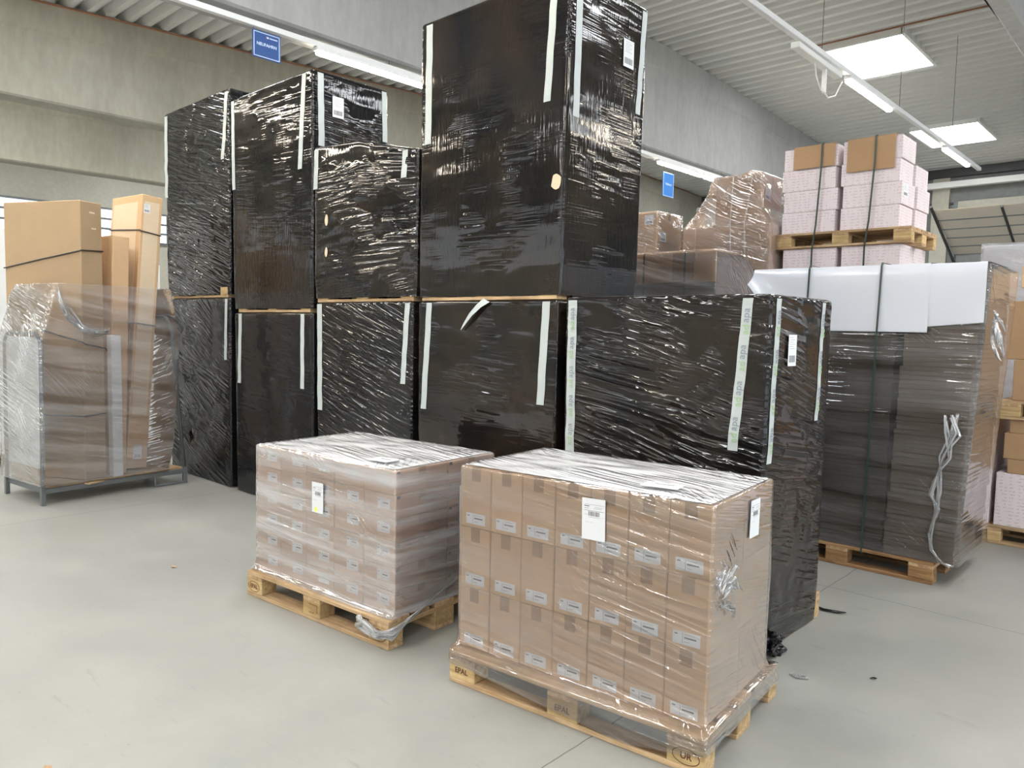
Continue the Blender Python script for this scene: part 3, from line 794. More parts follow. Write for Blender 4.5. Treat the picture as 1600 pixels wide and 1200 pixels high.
for (hx, hz, hr) in ((-5.172, 2.395, .03), (-5.167, 2.146, .026)):
    g = MB(); cp = [Eu.point(0, hx+hr*.75*math.cos(a*math.pi/6), hz+hr*1.5*math.sin(a*math.pi/6), .004) for a in range(12)]
    g.face([tuple(p) for p in cp][::-1], 'hole'); tag(g.build('torn_patch', Eu.root), 'bare cardboard showing through a tear')
Fw = black('low plain black wrapped stack with torn film fold, third from the left end', [(.008, -6.68, -5.375, 3.405, 4.17), (1.672, -6.69, -5.37, 3.395, 4.18)], dict(ang=-.10, warm=.15, wr=.35), pal=(-5.40, 3.43, 0), seed=6, amp=.003)
tapes(Fw, [(0, -6.575, 1.66, -6.61, 1.02, .058), (0, -5.52, 1.66, -5.53, 1.04, .056)])
Fu = black('tall black wrapped stack with label, in front of the left sloping beam', [(1.705, -6.69, -5.385, 3.40, 4.13), (1.87, -6.70, -5.375, 3.395, 4.14), (3.60, -6.71, -5.37, 3.39, 4.14)],
           dict(ang=-.05, warm=.4, ribs=.45, wr=.45, low=.35), pal=(-5.42, 3.402, 1.673), seed=7, ang=0.0)
tapes(Fu, [(0, -6.675, 3.58, -6.672, 2.79, .055), (0, -5.485, 3.58, -5.557, 2.838, .06), (1, 3.463, 3.58, 3.476, 3.01, .055), (1, 4.095, 3.58, 4.108, 3.158, .05)])
paper(Fu, 1, 3.572, 3.26, .107, .165)
Gw = black('low black wrapped stack at the left end of the row', [(.008, -8.13, -6.80, 3.405, 4.17), (1.812, -8.14, -6.775, 3.395, 4.18)], dict(ang=-.3, warm=.2, wr=1.0, mk=.05), pal=(-6.83, 3.43, 0), seed=8, ang=-.3)
tapes(Gw, [(0, -8.07, 1.80, -8.09, 1.1, .05), (0, -6.84, 1.80, -6.872, 1.222, .05)])
Gu = black('upper black wrapped stack at the far left end, covered in bright creases', [(1.842, -8.13, -6.78, 3.40, 4.15), (2.0, -8.145, -6.765, 3.395, 4.16), (3.72, -8.155, -6.74, 3.39, 4.17)],
           dict(ang=-.17, warm=.1, wr=1.6, mk=.18, low=1.0), pal=(-6.83, 3.402, 1.813), seed=9, ang=-.2, amp=.008)
tapes(Gu, [(0, -8.11, 3.69, -8.13, 2.862, .07), (0, -6.80, 3.69, -6.885, 3.093, .06)])
# crumpled black film tail at the foot of the right-end stack
g = MB(); r2 = random.Random(5)
for k in range(26):
    a = Vector((-1.515+r2.uniform(-.01, .03), 3.47+r2.uniform(-.04, .12), r2.uniform(.015, .10)))
    pts = [a+Vector((r2.uniform(-.03, .035), r2.uniform(-.04, .04), r2.uniform(-.03, .02)))*j*.4 for j in range(4)]
    pts = [Vector((max(p.x, -1.535), p.y, max(p.z, .012))) for p in pts]
    g.tube(pts, .01, 'bplastic', 5, True, [.006, .018, .014, .004])
g.build('film_tail', Cw.root, smooth=True)

# ------------------------------------------------------------------ carton stacks on the two front pallets
ORD = ['first', 'second', 'third', 'fourth', 'fifth', 'sixth', 'seventh']
def carton_parts(w_, d_, h_, mat, lab, tape_w=.05, seam='v', corner=None):
    """builds one carton (origin base centre) with packing tape and a sticker"""
    t = empty('carton'); gp = .0015
    g = MB(); g.box(-w_/2+gp, w_/2-gp, -d_/2+gp, d_/2-gp, 0.0004, h_-.0012, mat, .0035); g.build('box', t)
    g = MB()
    if seam == 'v':
        g.box(-tape_w/2, tape_w/2, -d_/2+gp-.0005, -d_/2+gp, h_-.062, h_-.002, 'pktape')
        g.box(-tape_w/2, tape_w/2, -d_/2, d_/2, h_-.0012, h_-.0006, 'pktape')
    else:
        g.box(-w_/2, w_/2, -tape_w/2, tape_w/2, h_-.0012, h_-.0006, 'pktape'); g.box(w_/2-gp, w_/2-gp+.0005, -tape_w/2, tape_w/2, h_-.04, h_-.002, 'pktape')
    g.build('tape', t)
    lx, lz, lw, lh = lab
    o = obj('sticker', label_mesh(lw, lh, 'small'), t, (lx-w_/2, -d_/2+gp-.0002, lz))
    if corner:
        g = MB(); g.box(w_/2-gp, w_/2-gp+.0006, -d_/2+.012, -d_/2+.034, h_-.022, h_-.006, 'bstrap'); g.build('corner_mark', t)
    return t
def stack(pal_x, pal_y, rz, off, cols, rows, Lx, Wy, H, mat, lab, what, place, group, seed, seam='v', jit=0.002, corner=False):
    w_, h_, d_ = Lx/cols, H/rows, Wy/2; proto = carton_parts(w_, d_, h_, mat, lab, .05, seam, corner); first = True
    rot = Matrix.Rotation(rz, 3, 'Z'); jr = random.Random(seed)
    for r_ in range(rows):
        for dd in (0, 1):
            for c in range(cols):
                o = proto if first else copy_tree(proto); first = False
                lx = off[0]-Lx+(c+.5)*w_; ly = off[1]+(dd+.5)*d_
                p = rot @ Vector((lx, ly+jr.uniform(-jit, jit)*(1 if dd == 0 else 0), 0))
                o.location = (pal_x+p.x, pal_y+p.y, .1446+r_*h_); o.rotation_euler = (0, 0, rz)
                rown = 'bottom row' if r_ == 0 else ('top row' if r_ == rows-1 else '%s row' % ORD[r_])
                if dd == 0: lb = '%s, %s from left in the %s, %s' % (what, ORD[c], rown, place)
                elif r_ == rows-1: lb = '%s, rear half of top layer, %s from left, %s' % (what, ORD[c], place)
                elif c == cols-1: lb = '%s, rear right end, %s, %s' % (what, rown, place)
                else: lb = '%s hidden inside the load, %s' % (what, place)
                tag(o, lb, 'carton', group)
BX, BY, BR = -1.2242, 2.3572, .1063; AX, AY, AR = -2.8495, 2.2222, .0851
stack(BX, BY, BR, (-.031, .071), 7, 3, 1.174, .649, .821, 'card', (.03, .018, .108, .048), 'brown carton', 'right front pallet', 'cartons on the right front pallet', 1)
stack(AX, AY, AR, (-.031, .067), 5, 6, 1.166, .754, .728, 'cardA', (.105, .045, .09, .052), 'flat carton', 'left front pallet', 'cartons on the left front pallet', 2, 'h', .0015, True)
pB, blB = pallet(BX, BY, 0, BR, 'worn wooden pallet nearest the camera, under the larger cartons', 'wooden pallets on the floor')
pA, blA = pallet(AX, AY, 0, AR, 'wooden pallet with EPAL stamps under the flat cartons, left of front', 'wooden pallets on the floor')
stamp(blA[0], -.53, 'EPAL'); stamp(blA[2], .53, 'EPAL'); stamp(blB[2], .53, 'UR'); stamp(blB[0], -.53, 'EPAL', False); stamp(blB[1], 0, 'EPAL', False)
g = MB()
for (a, c, d, e) in ((-.02, .05, .085, .088), (.047, .05, .045, .088), (-.02, .02, .040, .043)): g.box(a, c, -.4008, -.4, d, e, 'stamp')
g.build('stamp', blA[1])
def clear(label, px, py, rz, rings, seed, ang, mt, amp=.005, lo_fn=None, ztop=None, rc=.012, group=None, cat='film', step=.03, top=True, rt=.015, topmat=None):
    w_ = Wrap(rings, rc, amp, seed*2.9, ang, ztop, step, lo_fn)
    o = w_.build('stretch_film', mt, None, top, rt, topmat); o.location = (px, py, 0); o.rotation_euler = (0, 0, rz)
    tag(o, label, cat, group); w_.root = o; return w_
M['clrB'] = mat_clear('clear film B', 2, -.13, .09, 2.4)
M['clrA'] = mat_clear('clear film A', 5, -.05, .32, 2.6, (.95, .93, .94))
M['clrTop'] = mat_clear('clear film bunched on top', 21, -.25, .85, 1.5, (.97, .96, .97), 1.0, .25, .75)
M['clrT'] = mat_clear('clear film trolley', 7, -.25, .15, 2.4, wr=1.4)
M['clrK'] = mat_clear('clear film grey stack', 9, -.03, .07, 1.3, (.9, .9, .92))
M['clrD'] = mat_clear('clear film far', 11, -.3, .12, 2.2)
M['clrS'] = mat_clear('film scrap', 13, .4, .45, 3.0, (.97, .97, .97), 1.0)
e = .006
def blo(x, y):  # lower hem of the film on the front pallet: dips over the blocks
    q = (x+1.2)/1.2; return .085-.055*min(1, max(0, (q-.1)/.6))*(1-max(0, (q-.75)/.25)) if y < .2 else .075
Bf = clear('clear stretch film around the larger cartons on the right front pallet', BX, BY, BR,
           [(.05, -1.2-e-.004, e+.004, -e-.004, .8+e), (.146, -1.2-e, e, -e, .8+e), (.150, -1.2-e, e-.006, -e+.008, .79), (.156, -1.205-.012, -.031+.016, .071-.018, .74), (.19, -1.205-.008, -.031+e, .071-e, .724), (.6, -1.205-e-.004, -.031+.01, .071-e, .73), (.972, -1.205-e, -.031+e, .071-e, .72+e)],
           2, -.13, 'clrB', .0045, blo, topmat='clrTop')
Bf.W
def film_label(wp, side, t, z, w_, h_, kind, tilt=0, off=.006):
    p = wp.point(side, t, z, off)
    o = obj('shipping_label', label_mesh(w_, h_, kind), wp.root)
    o.matrix_local = Matrix.Translation(p) @ Matrix.Rotation(math.pi/2 if side else 0, 4, 'Z') @ Matrix.Rotation(tilt, 4, 'Y')
film_label(Bf, 0, -.565, .755, .105, .165, 'ship', -.02); film_label(Bf, 1, .42, .775, .105, .15, 'ship', .03)
def top_label(wp, x, y, z, w_, h_, rz):
    o = obj('shipping_label', label_mesh(w_, h_, 'ship'), wp.root)
    o.matrix_local = Matrix.Translation((x, y, z)) @ Matrix.Rotation(rz, 4, 'Z') @ Matrix.Rotation(-math.pi/2, 4, 'X')
    return o
top_label(Bf, -.36, .14, .985, .15, .1, .1)
def alo(x, y): return .118
Af = clear('clear stretch film around the flat cartons on the left front pallet', AX, AY, AR,
           [(.1475, -1.2+.002, .0, .02, .83), (.152, -1.205-.01, -.012, .045, .84), (.20, -1.197-.008, -.031+.012, .067-.012, .83), (.88, -1.197-e, -.031+e, .067-e, .821+e)],
           5, -.05, 'clrA', .0045, topmat='clrTop')
film_label(Af, 0, -.665, .57, .095, .165, 'shipy', 0); film_label(Af, 1, .52, .545, .135, .19, 'ship', 0)
top_label(Af, -.30, .12, .892, .14, .10, .05)
# twisted film tail round the near corner of the left front pallet
g = MB(); r3 = random.Random(9)
path = [(.0, .62, .30), (.005, .45, .235), (.012, .28, .18), (.02, .12, .125), (.018, .01, .085), (-.05, -.028, .082), (-.13, -.03, .098), (-.19, -.024, .112)]
for k in range(9):
    rr = []; pts = []
    for i, p in enumerate(path):
        q = i/(len(path)-1); sp = .006+.02*max(0, q-.3)
        pts.append(Vector(p)+Vector((abs(r3.gauss(0, sp*.3)), -abs(r3.gauss(0, sp*.35)), r3.gauss(0, sp)))); rr.append(.004+.011*max(0, q-.25)*r3.uniform(.6, 1.4))
    g.tube(pts, .01, 'clrS', 7, True, rr)
g.build('film_tail', Af.root, smooth=True)
# bunched film on the right face of the front stack
g = MB()
for k in range(10):
    a0 = Vector((-.015, .13+r3.uniform(-.03, .06), .62+r3.uniform(-.05, .07))); pts = [a0]
    for j in range(4): pts.append(pts[-1]+Vector((r3.uniform(-.004, .01), r3.uniform(0, .05), r3.uniform(-.035, .035))))
    g.tube(pts, .01, 'clrS', 6, True, [.002, .006, .008, .006, .002])
g.build('film_fold', Bf.root, smooth=True)

# ------------------------------------------------------------------ big strapped stack on the right
KX, KY = -1.22, 5.28
pallet(KX, KY, 0, 0, 'wooden pallet under the big grey strapped stack at right', 'wooden pallets on the floor', True)
kr = random.Random(4); hz = .2075; protoL = protoR = None
for r_ in range(9):
    z = .1446+r_*hz; q = r_/8
    for side_ in (0, 1):
        if side_ == 0: x0_, x1_ = -2.47+.0*q, -1.535+.055*q
        else: x0_, x1_ = -1.53+.055*q, -1.115+.075*q
        cx, wdt = (x0_+x1_)/2, (.925 if side_ == 0 else .415)
        first = (protoL if side_ == 0 else protoR) is None
        if first:
            o = MB(); nn = 7
            for k in range(nn):
                jx, jy = kr.uniform(-.004, .004), kr.uniform(-.004, .004)
                o.box(-wdt/2+jx, wdt/2+jx, jy, .79+jy, k*hz/nn+.0005, (k+1)*hz/nn-.0008, 'cardK' if side_ == 0 else 'cardK2', .002)
            o = o.build('cardboard_bundle')
            if side_ == 0: protoL = o
            else: protoR = o
        else:
            o = (protoL if side_ == 0 else protoR).copy(); C.objects.link(o)
        o.location = (cx+kr.uniform(-.006, .006), 5.305+kr.uniform(-.004, .004), z)
        lv = 'lowest' if r_ == 0 else ('topmost' if r_ == 8 else '%s layer up' % (ORD[r_] if r_ < 7 else 'eighth'))
        tag(o, 'bundle of %s flat cardboard, %s, %s column of the strapped stack' % (('dark', lv, 'left') if side_ == 0 else ('grey brown', lv, 'right')), 'cardboard bundle', 'flat cardboard bundles in the big strapped stack')
Kf = clear('clear stretch film around the big strapped cardboard stack at right', 0, 0, 0,
           [(.147, -2.485, -1.08, 5.285, 6.115), (.3, -2.485, -1.09, 5.29, 6.115), (2.03, -2.485, -1.005, 5.287, 6.12)], 9, -.03, 'clrK', .006)
def sheet(name, label, x0, x1, ztp, lowfn, topback, mat, yoff, cat='sheet', curl=0):
    g = MB(); nx = 16; rows = []
    for i in range(nx+1):
        x = x0+(x1-x0)*i/nx; q = i/nx; col = []
        cl = curl*max(0, 1-q*4)**2
        for y in (5.9, 5.7, 5.5, 5.36): col.append((x, y-yoff*.2, ztp+.004*math.sin(q*9)))
        col.append((x, 5.285-yoff, ztp-.004)); lo = lowfn(q)
        for k in range(1, 8):
            t = k/7; col.append((x-cl*.35*t*0, 5.277-yoff-cl*t*t-.006*math.sin(t*3+q*4)*t, ztp-.012+(lo-ztp)*t))
        rows.append(col)
    for th in (0, .003):
        b0 = len(g.v); m_ = len(rows[0])
        for col in rows:
            for (x, y, z) in col: g.v.append((x, y+th*.5, z-th))
        for i in range(nx):
            for k in range(m_-1):
                a = b0+i*m_+k; f = (a, a+1, a+m_+1, a+m_); g.f.append(f if th == 0 else f[::-1]); g.m.append(g.mi(mat)); g.uv.append([(0, 0)]*4)
    return tag(g.build(name, None, smooth=True), label, cat)
sheet('foam_sheet', 'large white foam sheet folded over the top front of the strapped stack', -2.50, -1.335, 2.043, lambda q: 1.62+.0*q+.32*max(0, 1-q*5.5), 0, 'sheetwhite', .008, curl=.10)
sheet('foam_sheet', 'smaller white foam sheet at the upper right of the strapped stack', -1.36, -1.03, 2.040, lambda q: 1.655+.03*q, 0, 'sheetwhite', .0)
def band(name, label, pts, wdt, mat, group):
    """flat strap through the given points; lies in planes of constant x"""
    g = MB()
    for o_ in (0, 1):
        b0 = len(g.v)
        for i, p in enumerate(pts):
            p = Vector(p); a = Vector(pts[max(0, i-1)]); c = Vector(pts[min(len(pts)-1, i+1)])
            t = (c-a).normalized(); n_ = Vector((1, 0, 0)).cross(t).normalized()*(-.0014*o_)
            g.v += [tuple(p+n_+Vector((-wdt/2, 0, 0))), tuple(p+n_+Vector((wdt/2, 0, 0)))]
        for i in range(len(pts)-1):
            a = b0+2*i; f = (a, a+1, a+3, a+2); g.f.append(f if o_ else f[::-1]); g.m.append(g.mi(mat)); g.uv.append([(0, 0)]*4)
    return tag(g.build(name), label, 'strap', group)
for x, xb, lb in ((-2.09, -2.13, 'dark strap over the left part of the big strapped stack'), (-1.62, -1.655, 'dark strap over the middle of the big strapped stack')):
    band('strapping_band', lb, [(x, 6.13, 1.0), (x, 6.13, 2.05), (x, 5.8, 2.052), (x, 5.27, 2.052), (x-.002, 5.262, 2.03), (x-.008, 5.252, 1.62), (x+(xb-x)*.6, 5.268, 1.0), (xb, 5.27, .12), (xb, 5.3, .10)], .013, 'strap', 'dark straps on the big strapped stack')
g = MB()
path = [(-1.165, 5.262, 1.09), (-1.15, 5.256, .98), (-1.19, 5.25, .84), (-1.205, 5.25, .72), (-1.225, 5.245, .60), (-1.205, 5.245, .50), (-1.24, 5.25, .34), (-1.235, 5.25, .24), (-1.17, 5.25, .17), (-1.12, 5.25, .155)]
for k in range(6):
    pts = []; rr = []
    for i, p in enumerate(path):
        s_ = (.06, .05, .04, .02, .035, .02, .012, .012, .012, .02)[i]
        pts.append(Vector(p)+Vector((r3.uniform(-1, 1)*s_, -abs(r3.gauss(0, .004)), r3.uniform(-1, 1)*s_*.4))); rr.append(.004+s_*.10)
    g.tube(pts, .01, 'clrS', 6, True, rr)
g.build('film_tail', Kf.root, smooth=True)
g = MB()
for k in range(7):
    a0 = Vector((-.995, 5.30+r3.uniform(0, .1), 1.70+r3.uniform(-.06, .06))); pts = [a0]
    for j in range(4): pts.append(pts[-1]+Vector((r3.uniform(0, .03), r3.uniform(-.02, .02), r3.uniform(-.07, -.01))))
    g.tube(pts, .01, 'clrS', 6, True, [.004, .012, .014, .009, .003])
g.build('film_tail', Kf.root, smooth=True)

# ------------------------------------------------------------------ printed cartons on two tiers behind it
def pcarton(w_, d_, h_):
    t = empty('printed_carton'); g = MB(); g.box(-w_/2, w_/2, -d_/2, d_/2, .0005, h_-.001, 'pink', .003); g.build('box', t)
    g = MB(); g.box(-w_/2+.001, w_/2-.001, -.03, .03, h_-.001, h_-.0003, 'paper'); g.build('tape', t)
    return t
PX, PY, PZ = -1.982, 7.158, 2.387
PGR = 'printed white cartons on the two tier pallet'
pp = pcarton(.5, .385, .1985); used = False
def put(x, y, z, lb, gr=PGR, rz=0):
    global used
    o = pp if not used else copy_tree(pp); used = True
    o.location = (x, y, z); o.rotation_euler = (0, 0, rz); return tag(o, lb, 'carton', gr)
RW = ['lowest', 'second', 'third', 'top']
pallet(PX, PY, PZ, 0, 'wooden pallet carrying the upper tier of printed white cartons', 'wooden pallets in the air between tiers')
for r_ in range(4):
    z = PZ+.1446+r_*.1985
    for ci, (cx, nm) in enumerate(((-2.895, 'left'), (-2.345, 'right'))):
        jx = (.0, .012, -.012, .0)[r_]*(1 if ci else 1)
        put(cx+jx+(0 if r_ != 3 or ci == 0 else .0), PY+.215, z, 'printed white carton, front %s column, %s row of the upper tier' % (nm, RW[r_]))
        if r_ < 3 or ci == 0:
            o = put(cx+jx+.02, PY+.61, z-.0, 'printed white carton, rear %s column, %s row of the upper tier' % (nm, RW[r_]))
for nm, x in (('left', -3.127), ('right', -2.02)):
    pass
pallet(PX, PY, 0, 0, 'wooden pallet on the floor under the two tier printed cartons', 'wooden pallets on the floor')
HH = (PZ-.1446-.0005)/11
for r_ in range(11):
    z = .1446+r_*HH
    for cx, nm in ((-2.87, 'left'), (-2.32, 'right')):
        for yy, dn in ((PY+.215, 'front'), (PY+.605, 'rear')):
            o = put(cx, yy, z, 'printed white carton, %s %s column, top row of the lower tier' % (dn, nm) if r_ == 10 else 'printed white carton hidden low in the lower tier')
            o.scale = (1, 1, HH/.1985)
def pad(x0, x1, z0, z1, lb):
    g = MB(); g.box(x0, x1, PY+.002, PY+.008, z0, z1, 'cardD', .001)
    g.box(x0, x1, PY+.002, PY+.40, z1, z1+.006, 'cardD', .001); tag(g.build('cardboard_pad'), lb, 'cardboard pad', 'cardboard pads under the straps')
pad(-3.05, -2.665, 3.13, 3.33, 'smaller brown cardboard pad folded over the left top printed carton')
pad(-2.555, -2.15, 3.045, 3.33, 'larger brown cardboard pad folded over the right top printed carton')
for x, xb, lb in ((-2.78, -2.83, 'green strap round the left printed cartons of the upper tier'), (-2.31, -2.36, 'green strap round the right printed cartons of the upper tier')):
    band('strapping_band', lb, [(x, PY+.81, 2.4), (x, PY+.81, 3.345), (x, PY+.4, 3.345), (x, PY-.008, 3.343), (x, PY-.012, 3.1), (x+(xb-x)*.5, PY-.012, 2.6), (xb, PY-.012, 2.38), (xb, PY-.006, 1.3), (xb, PY-.012, .14), (xb, PY+.02, .09)], .016, 'strap', 'green straps on the printed cartons')
o = obj('shipping_label', label_mesh(.13, .11, 'black')); o.matrix_world = Matrix.Translation((PX-.10, PY+.06, 2.80)) @ Matrix.Rotation(math.pi/2, 4, 'Z')
tag(o, 'white shipping label on the right end of the printed cartons', 'label')

# ------------------------------------------------------------------ far brown stacks behind the row
SX, SY = -3.18, 5.97
pallet(SX, SY, 0, 0, 'wooden pallet under the cardboard capped dark stack', 'wooden pallets on the floor', True)
g = MB()
for k in range(10): g.box(SX-1.195, SX-.005+.0, SY+.005, SY+.79, .1446+k*.203, .1446+(k+1)*.203-.002, 'cardK', .004)
g2 = g.build('dark_carton_pile'); tag(g2, 'pile of dark flat cartons under a brown cardboard cap', 'cardboard pile')
g = MB(); nx = 10
g.box(SX-1.21, SX+.005, SY-.008, SY+.0, 2.012, 2.27, 'card', .002); g.box(SX-1.21, SX+.005, SY-.008, SY+.45, 2.27, 2.278, 'card', .002)
g.box(SX-.42, SX-.2, SY-.014, SY-.009, 2.03, 2.275, 'cardD', .001)
cap = tag(g.build('cardboard_cover'), 'brown cardboard cap strapped over the dark stack behind the row', 'cardboard')
for x, lb in ((-3.90, 'dark strap over the left side of the brown cardboard cap'), (-3.475, 'dark strap over the middle of the brown cardboard cap')):
    band('strapping_band', lb, [(x, SY+.5, 2.284), (x, SY-.01, 2.284), (x, SY-.016, 2.26), (x, SY-.016, 2.0), (x, SY-.006, 1.2), (x, SY-.006, .12)], .016, 'bstrap', 'dark straps on the cardboard cap')
clear('clear stretch film round the cardboard capped dark stack', 0, 0, 0, [(.15, SX-1.215, SX+.012, SY-.022, SY+.83), (2.0, SX-1.215, SX+.014, SY-.022, SY+.83), (2.29, SX-1.215, SX+.014, SY-.022, SY+.83)], 11, -.4, 'clrD', .006, group='far films', ztop=lambda x, y: 2.295-.22*max(0, (y-SY-.35)/.45)**2)
# D stack
DX, DY = -3.195, 7.0
pallet(-3.20, 7.0, 0, 0, 'wooden pallet under the tall brown cartons with white twine', 'wooden pallets on the floor', True)
def simple_carton(x0, x1, y0, y1, z0, z1, lb, gr, mat='card', tape=True):
    t = empty('carton', ((x0+x1)/2, (y0+y1)/2, z0), 0, lb, 'carton', gr)
    a, c, h_ = (x1-x0)/2, (y1-y0)/2, z1-z0
    g = MB(); g.box(-a, a, -c, c, .0005, h_-.001, mat, .004); g.build('box', t)
    if tape:
        g = MB(); g.box(-a, a, -.025, .025, h_-.001, h_-.0004, 'pktape'); g.box(a, a+.0006, -.025, .025, h_-.07, h_, 'pktape'); g.build('tape', t)
    return t
GD = 'large brown cartons behind the row'
simple_carton(-4.13, -3.2, 7.02, 7.50, .1446, 1.0, 'large brown carton hidden at the bottom behind the row', GD)
simple_carton(-4.13, -3.2, 7.02, 7.50, 1.0, 1.85, 'large brown carton hidden in the middle behind the row', GD)
simple_carton(-4.13, -3.19, 7.02, 7.50, 1.85, 2.635, 'wide brown carton under the single carton tied with white twine', GD, 'cardA')
simple_carton(-3.775, -3.29, 7.03, 7.48, 2.637, 3.11, 'single brown carton tied with white twine, topmost behind the row', GD, 'cardA')
M['twine'] = plain('white twine', srgb(226, 214, 200), .6)
for x, xb, lb in ((-3.585, -3.60, 'left white twine down the topmost brown carton'), (-3.385, -3.45, 'right white twine down the topmost brown carton')):
    band('twine', lb, [(x, 7.48, 3.115), (x, 7.02, 3.116), (x, 7.012, 3.10), (xb, 7.012, 2.64), (xb+.02, 7.01, 2.3)], .014, 'twine', 'white twines on the far cartons')
band('twine', 'white twine down the left side of the wide brown carton', [(-3.98, 7.5, 2.64), (-3.98, 7.012, 2.64), (-3.98, 7.01, 2.3)], .012, 'twine', 'white twines on the far cartons')
o = obj('shipping_label', label_mesh(.12, .12, 'black')); o.matrix_world = Matrix.Translation((-3.284, 7.08, 2.88)) @ Matrix.Rotation(math.pi/2, 4, 'Z') @ Matrix.Rotation(.15, 4, 'Y'); tag(o, 'white label on the right end of the carton with twine', 'label')
clear('clear film tented over the carton with white twine', 0, 0, 0, [(2.0, -4.16, -3.165, 6.995, 7.53), (2.62, -4.15, -3.165, 6.995, 7.52), (2.66, -4.10, -3.18, 7.0, 7.515), (2.78, -3.98, -3.255, 7.005, 7.5), (2.95, -3.87, -3.27, 7.005, 7.5), (3.12, -3.80, -3.275, 7.01, 7.5)], 12, -.2, 'clrD', .01, group='far films',
      ztop=lambda x, y: 3.125+.03*max(0, 1-abs(x+3.40)/.12))
# small carton pile next to the tower
simple_carton(-5.2, -4.46, 7.02, 7.52, 1.55, 2.2, 'brown carton hidden below the small labelled carton', GD)
simple_carton(-5.2, -4.455, 7.02, 7.52, .1446, 1.55, 'brown carton hidden at the base beside the tower', GD)
pallet(-4.42, 6.9, 0, 0, 'wooden pallet hidden beneath the cartons beside the tower', 'wooden pallets on the floor', True)
simple_carton(-5.2, -4.45, 7.02, 7.51, 2.2, 2.845, 'brown carton with white labels just right of the tallest tower', GD)
o = obj('shipping_label', label_mesh(.11, .10, 'black')); o.matrix_world = Matrix.Translation((-4.60, 7.012, 2.72)); tag(o, 'white label on the front of the carton right of the tower', 'label')
o = obj('shipping_label', label_mesh(.13, .10, 'black')); o.matrix_world = Matrix.Translation((-4.443, 7.07, 2.54)) @ Matrix.Rotation(math.pi/2, 4, 'Z'); tag(o, 'white label on the side of the carton right of the tower', 'label')
clear('clear film over the labelled carton right of the tower', 0, 0, 0, [(2.2, -5.22, -4.43, 7.0, 7.53), (2.86, -5.22, -4.43, 7.0, 7.53)], 14, -.5, 'clrD', .009, group='far films')

# ------------------------------------------------------------------ two tier pallet at the right edge
GR = 'cartons on the pallets at the right edge'
pallet(-.58, 6.72, 0, 0, 'wooden pallet on the floor at the right edge', 'wooden pallets on the floor')
pallet(.66, 6.72, 0, 0, 'wooden pallet on the floor just outside the right edge of the picture', 'wooden pallets on the floor')
for (x, z, lb) in ((-.27, .1446, 'printed white carton outside the right edge, lower row'), (-.27, .556, 'printed white carton outside the right edge, upper row'), (-1.48, .1446, 'printed white carton at the right edge, lower left, mostly behind the strapped stack'), (-1.48, .556, 'printed white carton at the right edge, above the lower left one'), (-.885, .1446, 'large printed white carton at the bottom of the right edge')):
    t = empty('printed_carton', (x, 7.10, z), 0, lb, 'carton', GR); h_ = .41; g = MB(); g.box(-.28, .28, -.36, .36, .0005, h_-.001, 'pink', .004); g.build('box', t)
    g = MB(); g.box(-.279, .279, -.03, .03, h_-.001, h_-.0003, 'paper'); g.build('tape', t)
simple_carton(-1.10, -.62, 6.74, 7.42, .5555, .665, 'flat brown carton directly on the bottom printed carton, right edge', GR, 'cardD')
simple_carton(-1.13, -.62, 6.74, 7.42, .665, .862, 'middle brown carton of three under the upper pallet, right edge', GR, 'cardD')
simple_carton(-1.10, -.62, 6.74, 7.42, .862, .966, 'brown carton right beneath the upper pallet, right edge', GR, 'cardD')
pallet(.02, 6.72, .966, 0, 'upper wooden pallet at the right edge, above brown cartons', 'wooden pallets in the air between tiers')
simple_carton(-1.10, -.60, 6.74, 7.45, 1.111, 1.42, 'brown carton standing on the upper pallet, right edge', GR, 'cardD')
simple_carton(-1.16, -.60, 6.76, 7.45, 1.42, 1.86, 'brown carton second up on the upper pallet, right edge', GR, 'cardD')
simple_carton(-1.06, -.60, 6.74, 7.45, 1.86, 1.955, 'flat brown carton third up on the upper pallet, right edge', GR, 'card')
simple_carton(-1.09, -.60, 6.74, 7.45, 1.955, 2.12, 'pale brown carton topmost at the right edge', GR, 'card')
for x, z, lb in ((-1.9, 0, 'far white wrapped carton standing lower right of the gate'), (-1.9, 1.55, 'far white wrapped carton on top, right of the strapped stack')):
    pass
simple_carton(-.56, .0, 6.74, 7.45, 1.111, 1.72, 'brown carton outside the right edge on the upper pallet', GR, 'cardD')
t = simple_carton(-2.0, -.9, 10.0, 10.8, 0, 2.62, 'tall white wrapped load far behind the strapped stack', 'far white loads', 'pwhite', False)
clear('clear film on the far white load', 0, 0, 0, [(.05, -2.02, -.88, 9.98, 10.82), (2.64, -2.02, -.88, 9.98, 10.82)], 16, -.3, 'clrD', .01, group='far films')

# ------------------------------------------------------------------ trolley with tall cartons
TX, TY, TR = -7.145, 1.924, math.radians(7)
t = empty('platform_trolley', (TX, TY, 0), TR, 'low grey steel platform trolley with tube end frames, loaded with tall cartons', 'trolley')
g = MB()
for x in (-.02, -.74):
    g.box(x-.02, x+.02, .02, 1.27, .10, .145, 'grey', .004)
for y in (.02, 1.26): g.box(-.74, -.02, y-.015, y+.015, .10, .145, 'grey', .004)
g.build('frame', t)
g = MB(); g.box(-.75, -.01, .04, 1.25, .145, .163, 'woodY', .002); tag(g.build('deck', t), 'pale plywood deck')
for x in (-.02, -.74):
    g = MB(); g.box(x-.018, x+.018, -.018, .018, 0, .16, 'grey', .003); g.build('leg', t)
    g = MB(); g.box(x-.018, x+.018, 1.262, 1.298, 0, .16, 'grey', .003); g.build('leg', t)
g = MB(); g.tube([(-.02, 1.27, .012), (-.02, .98, .012), (-.02, .98, .11)], .012, 'grey', 6); g.build('foot_loop', t)
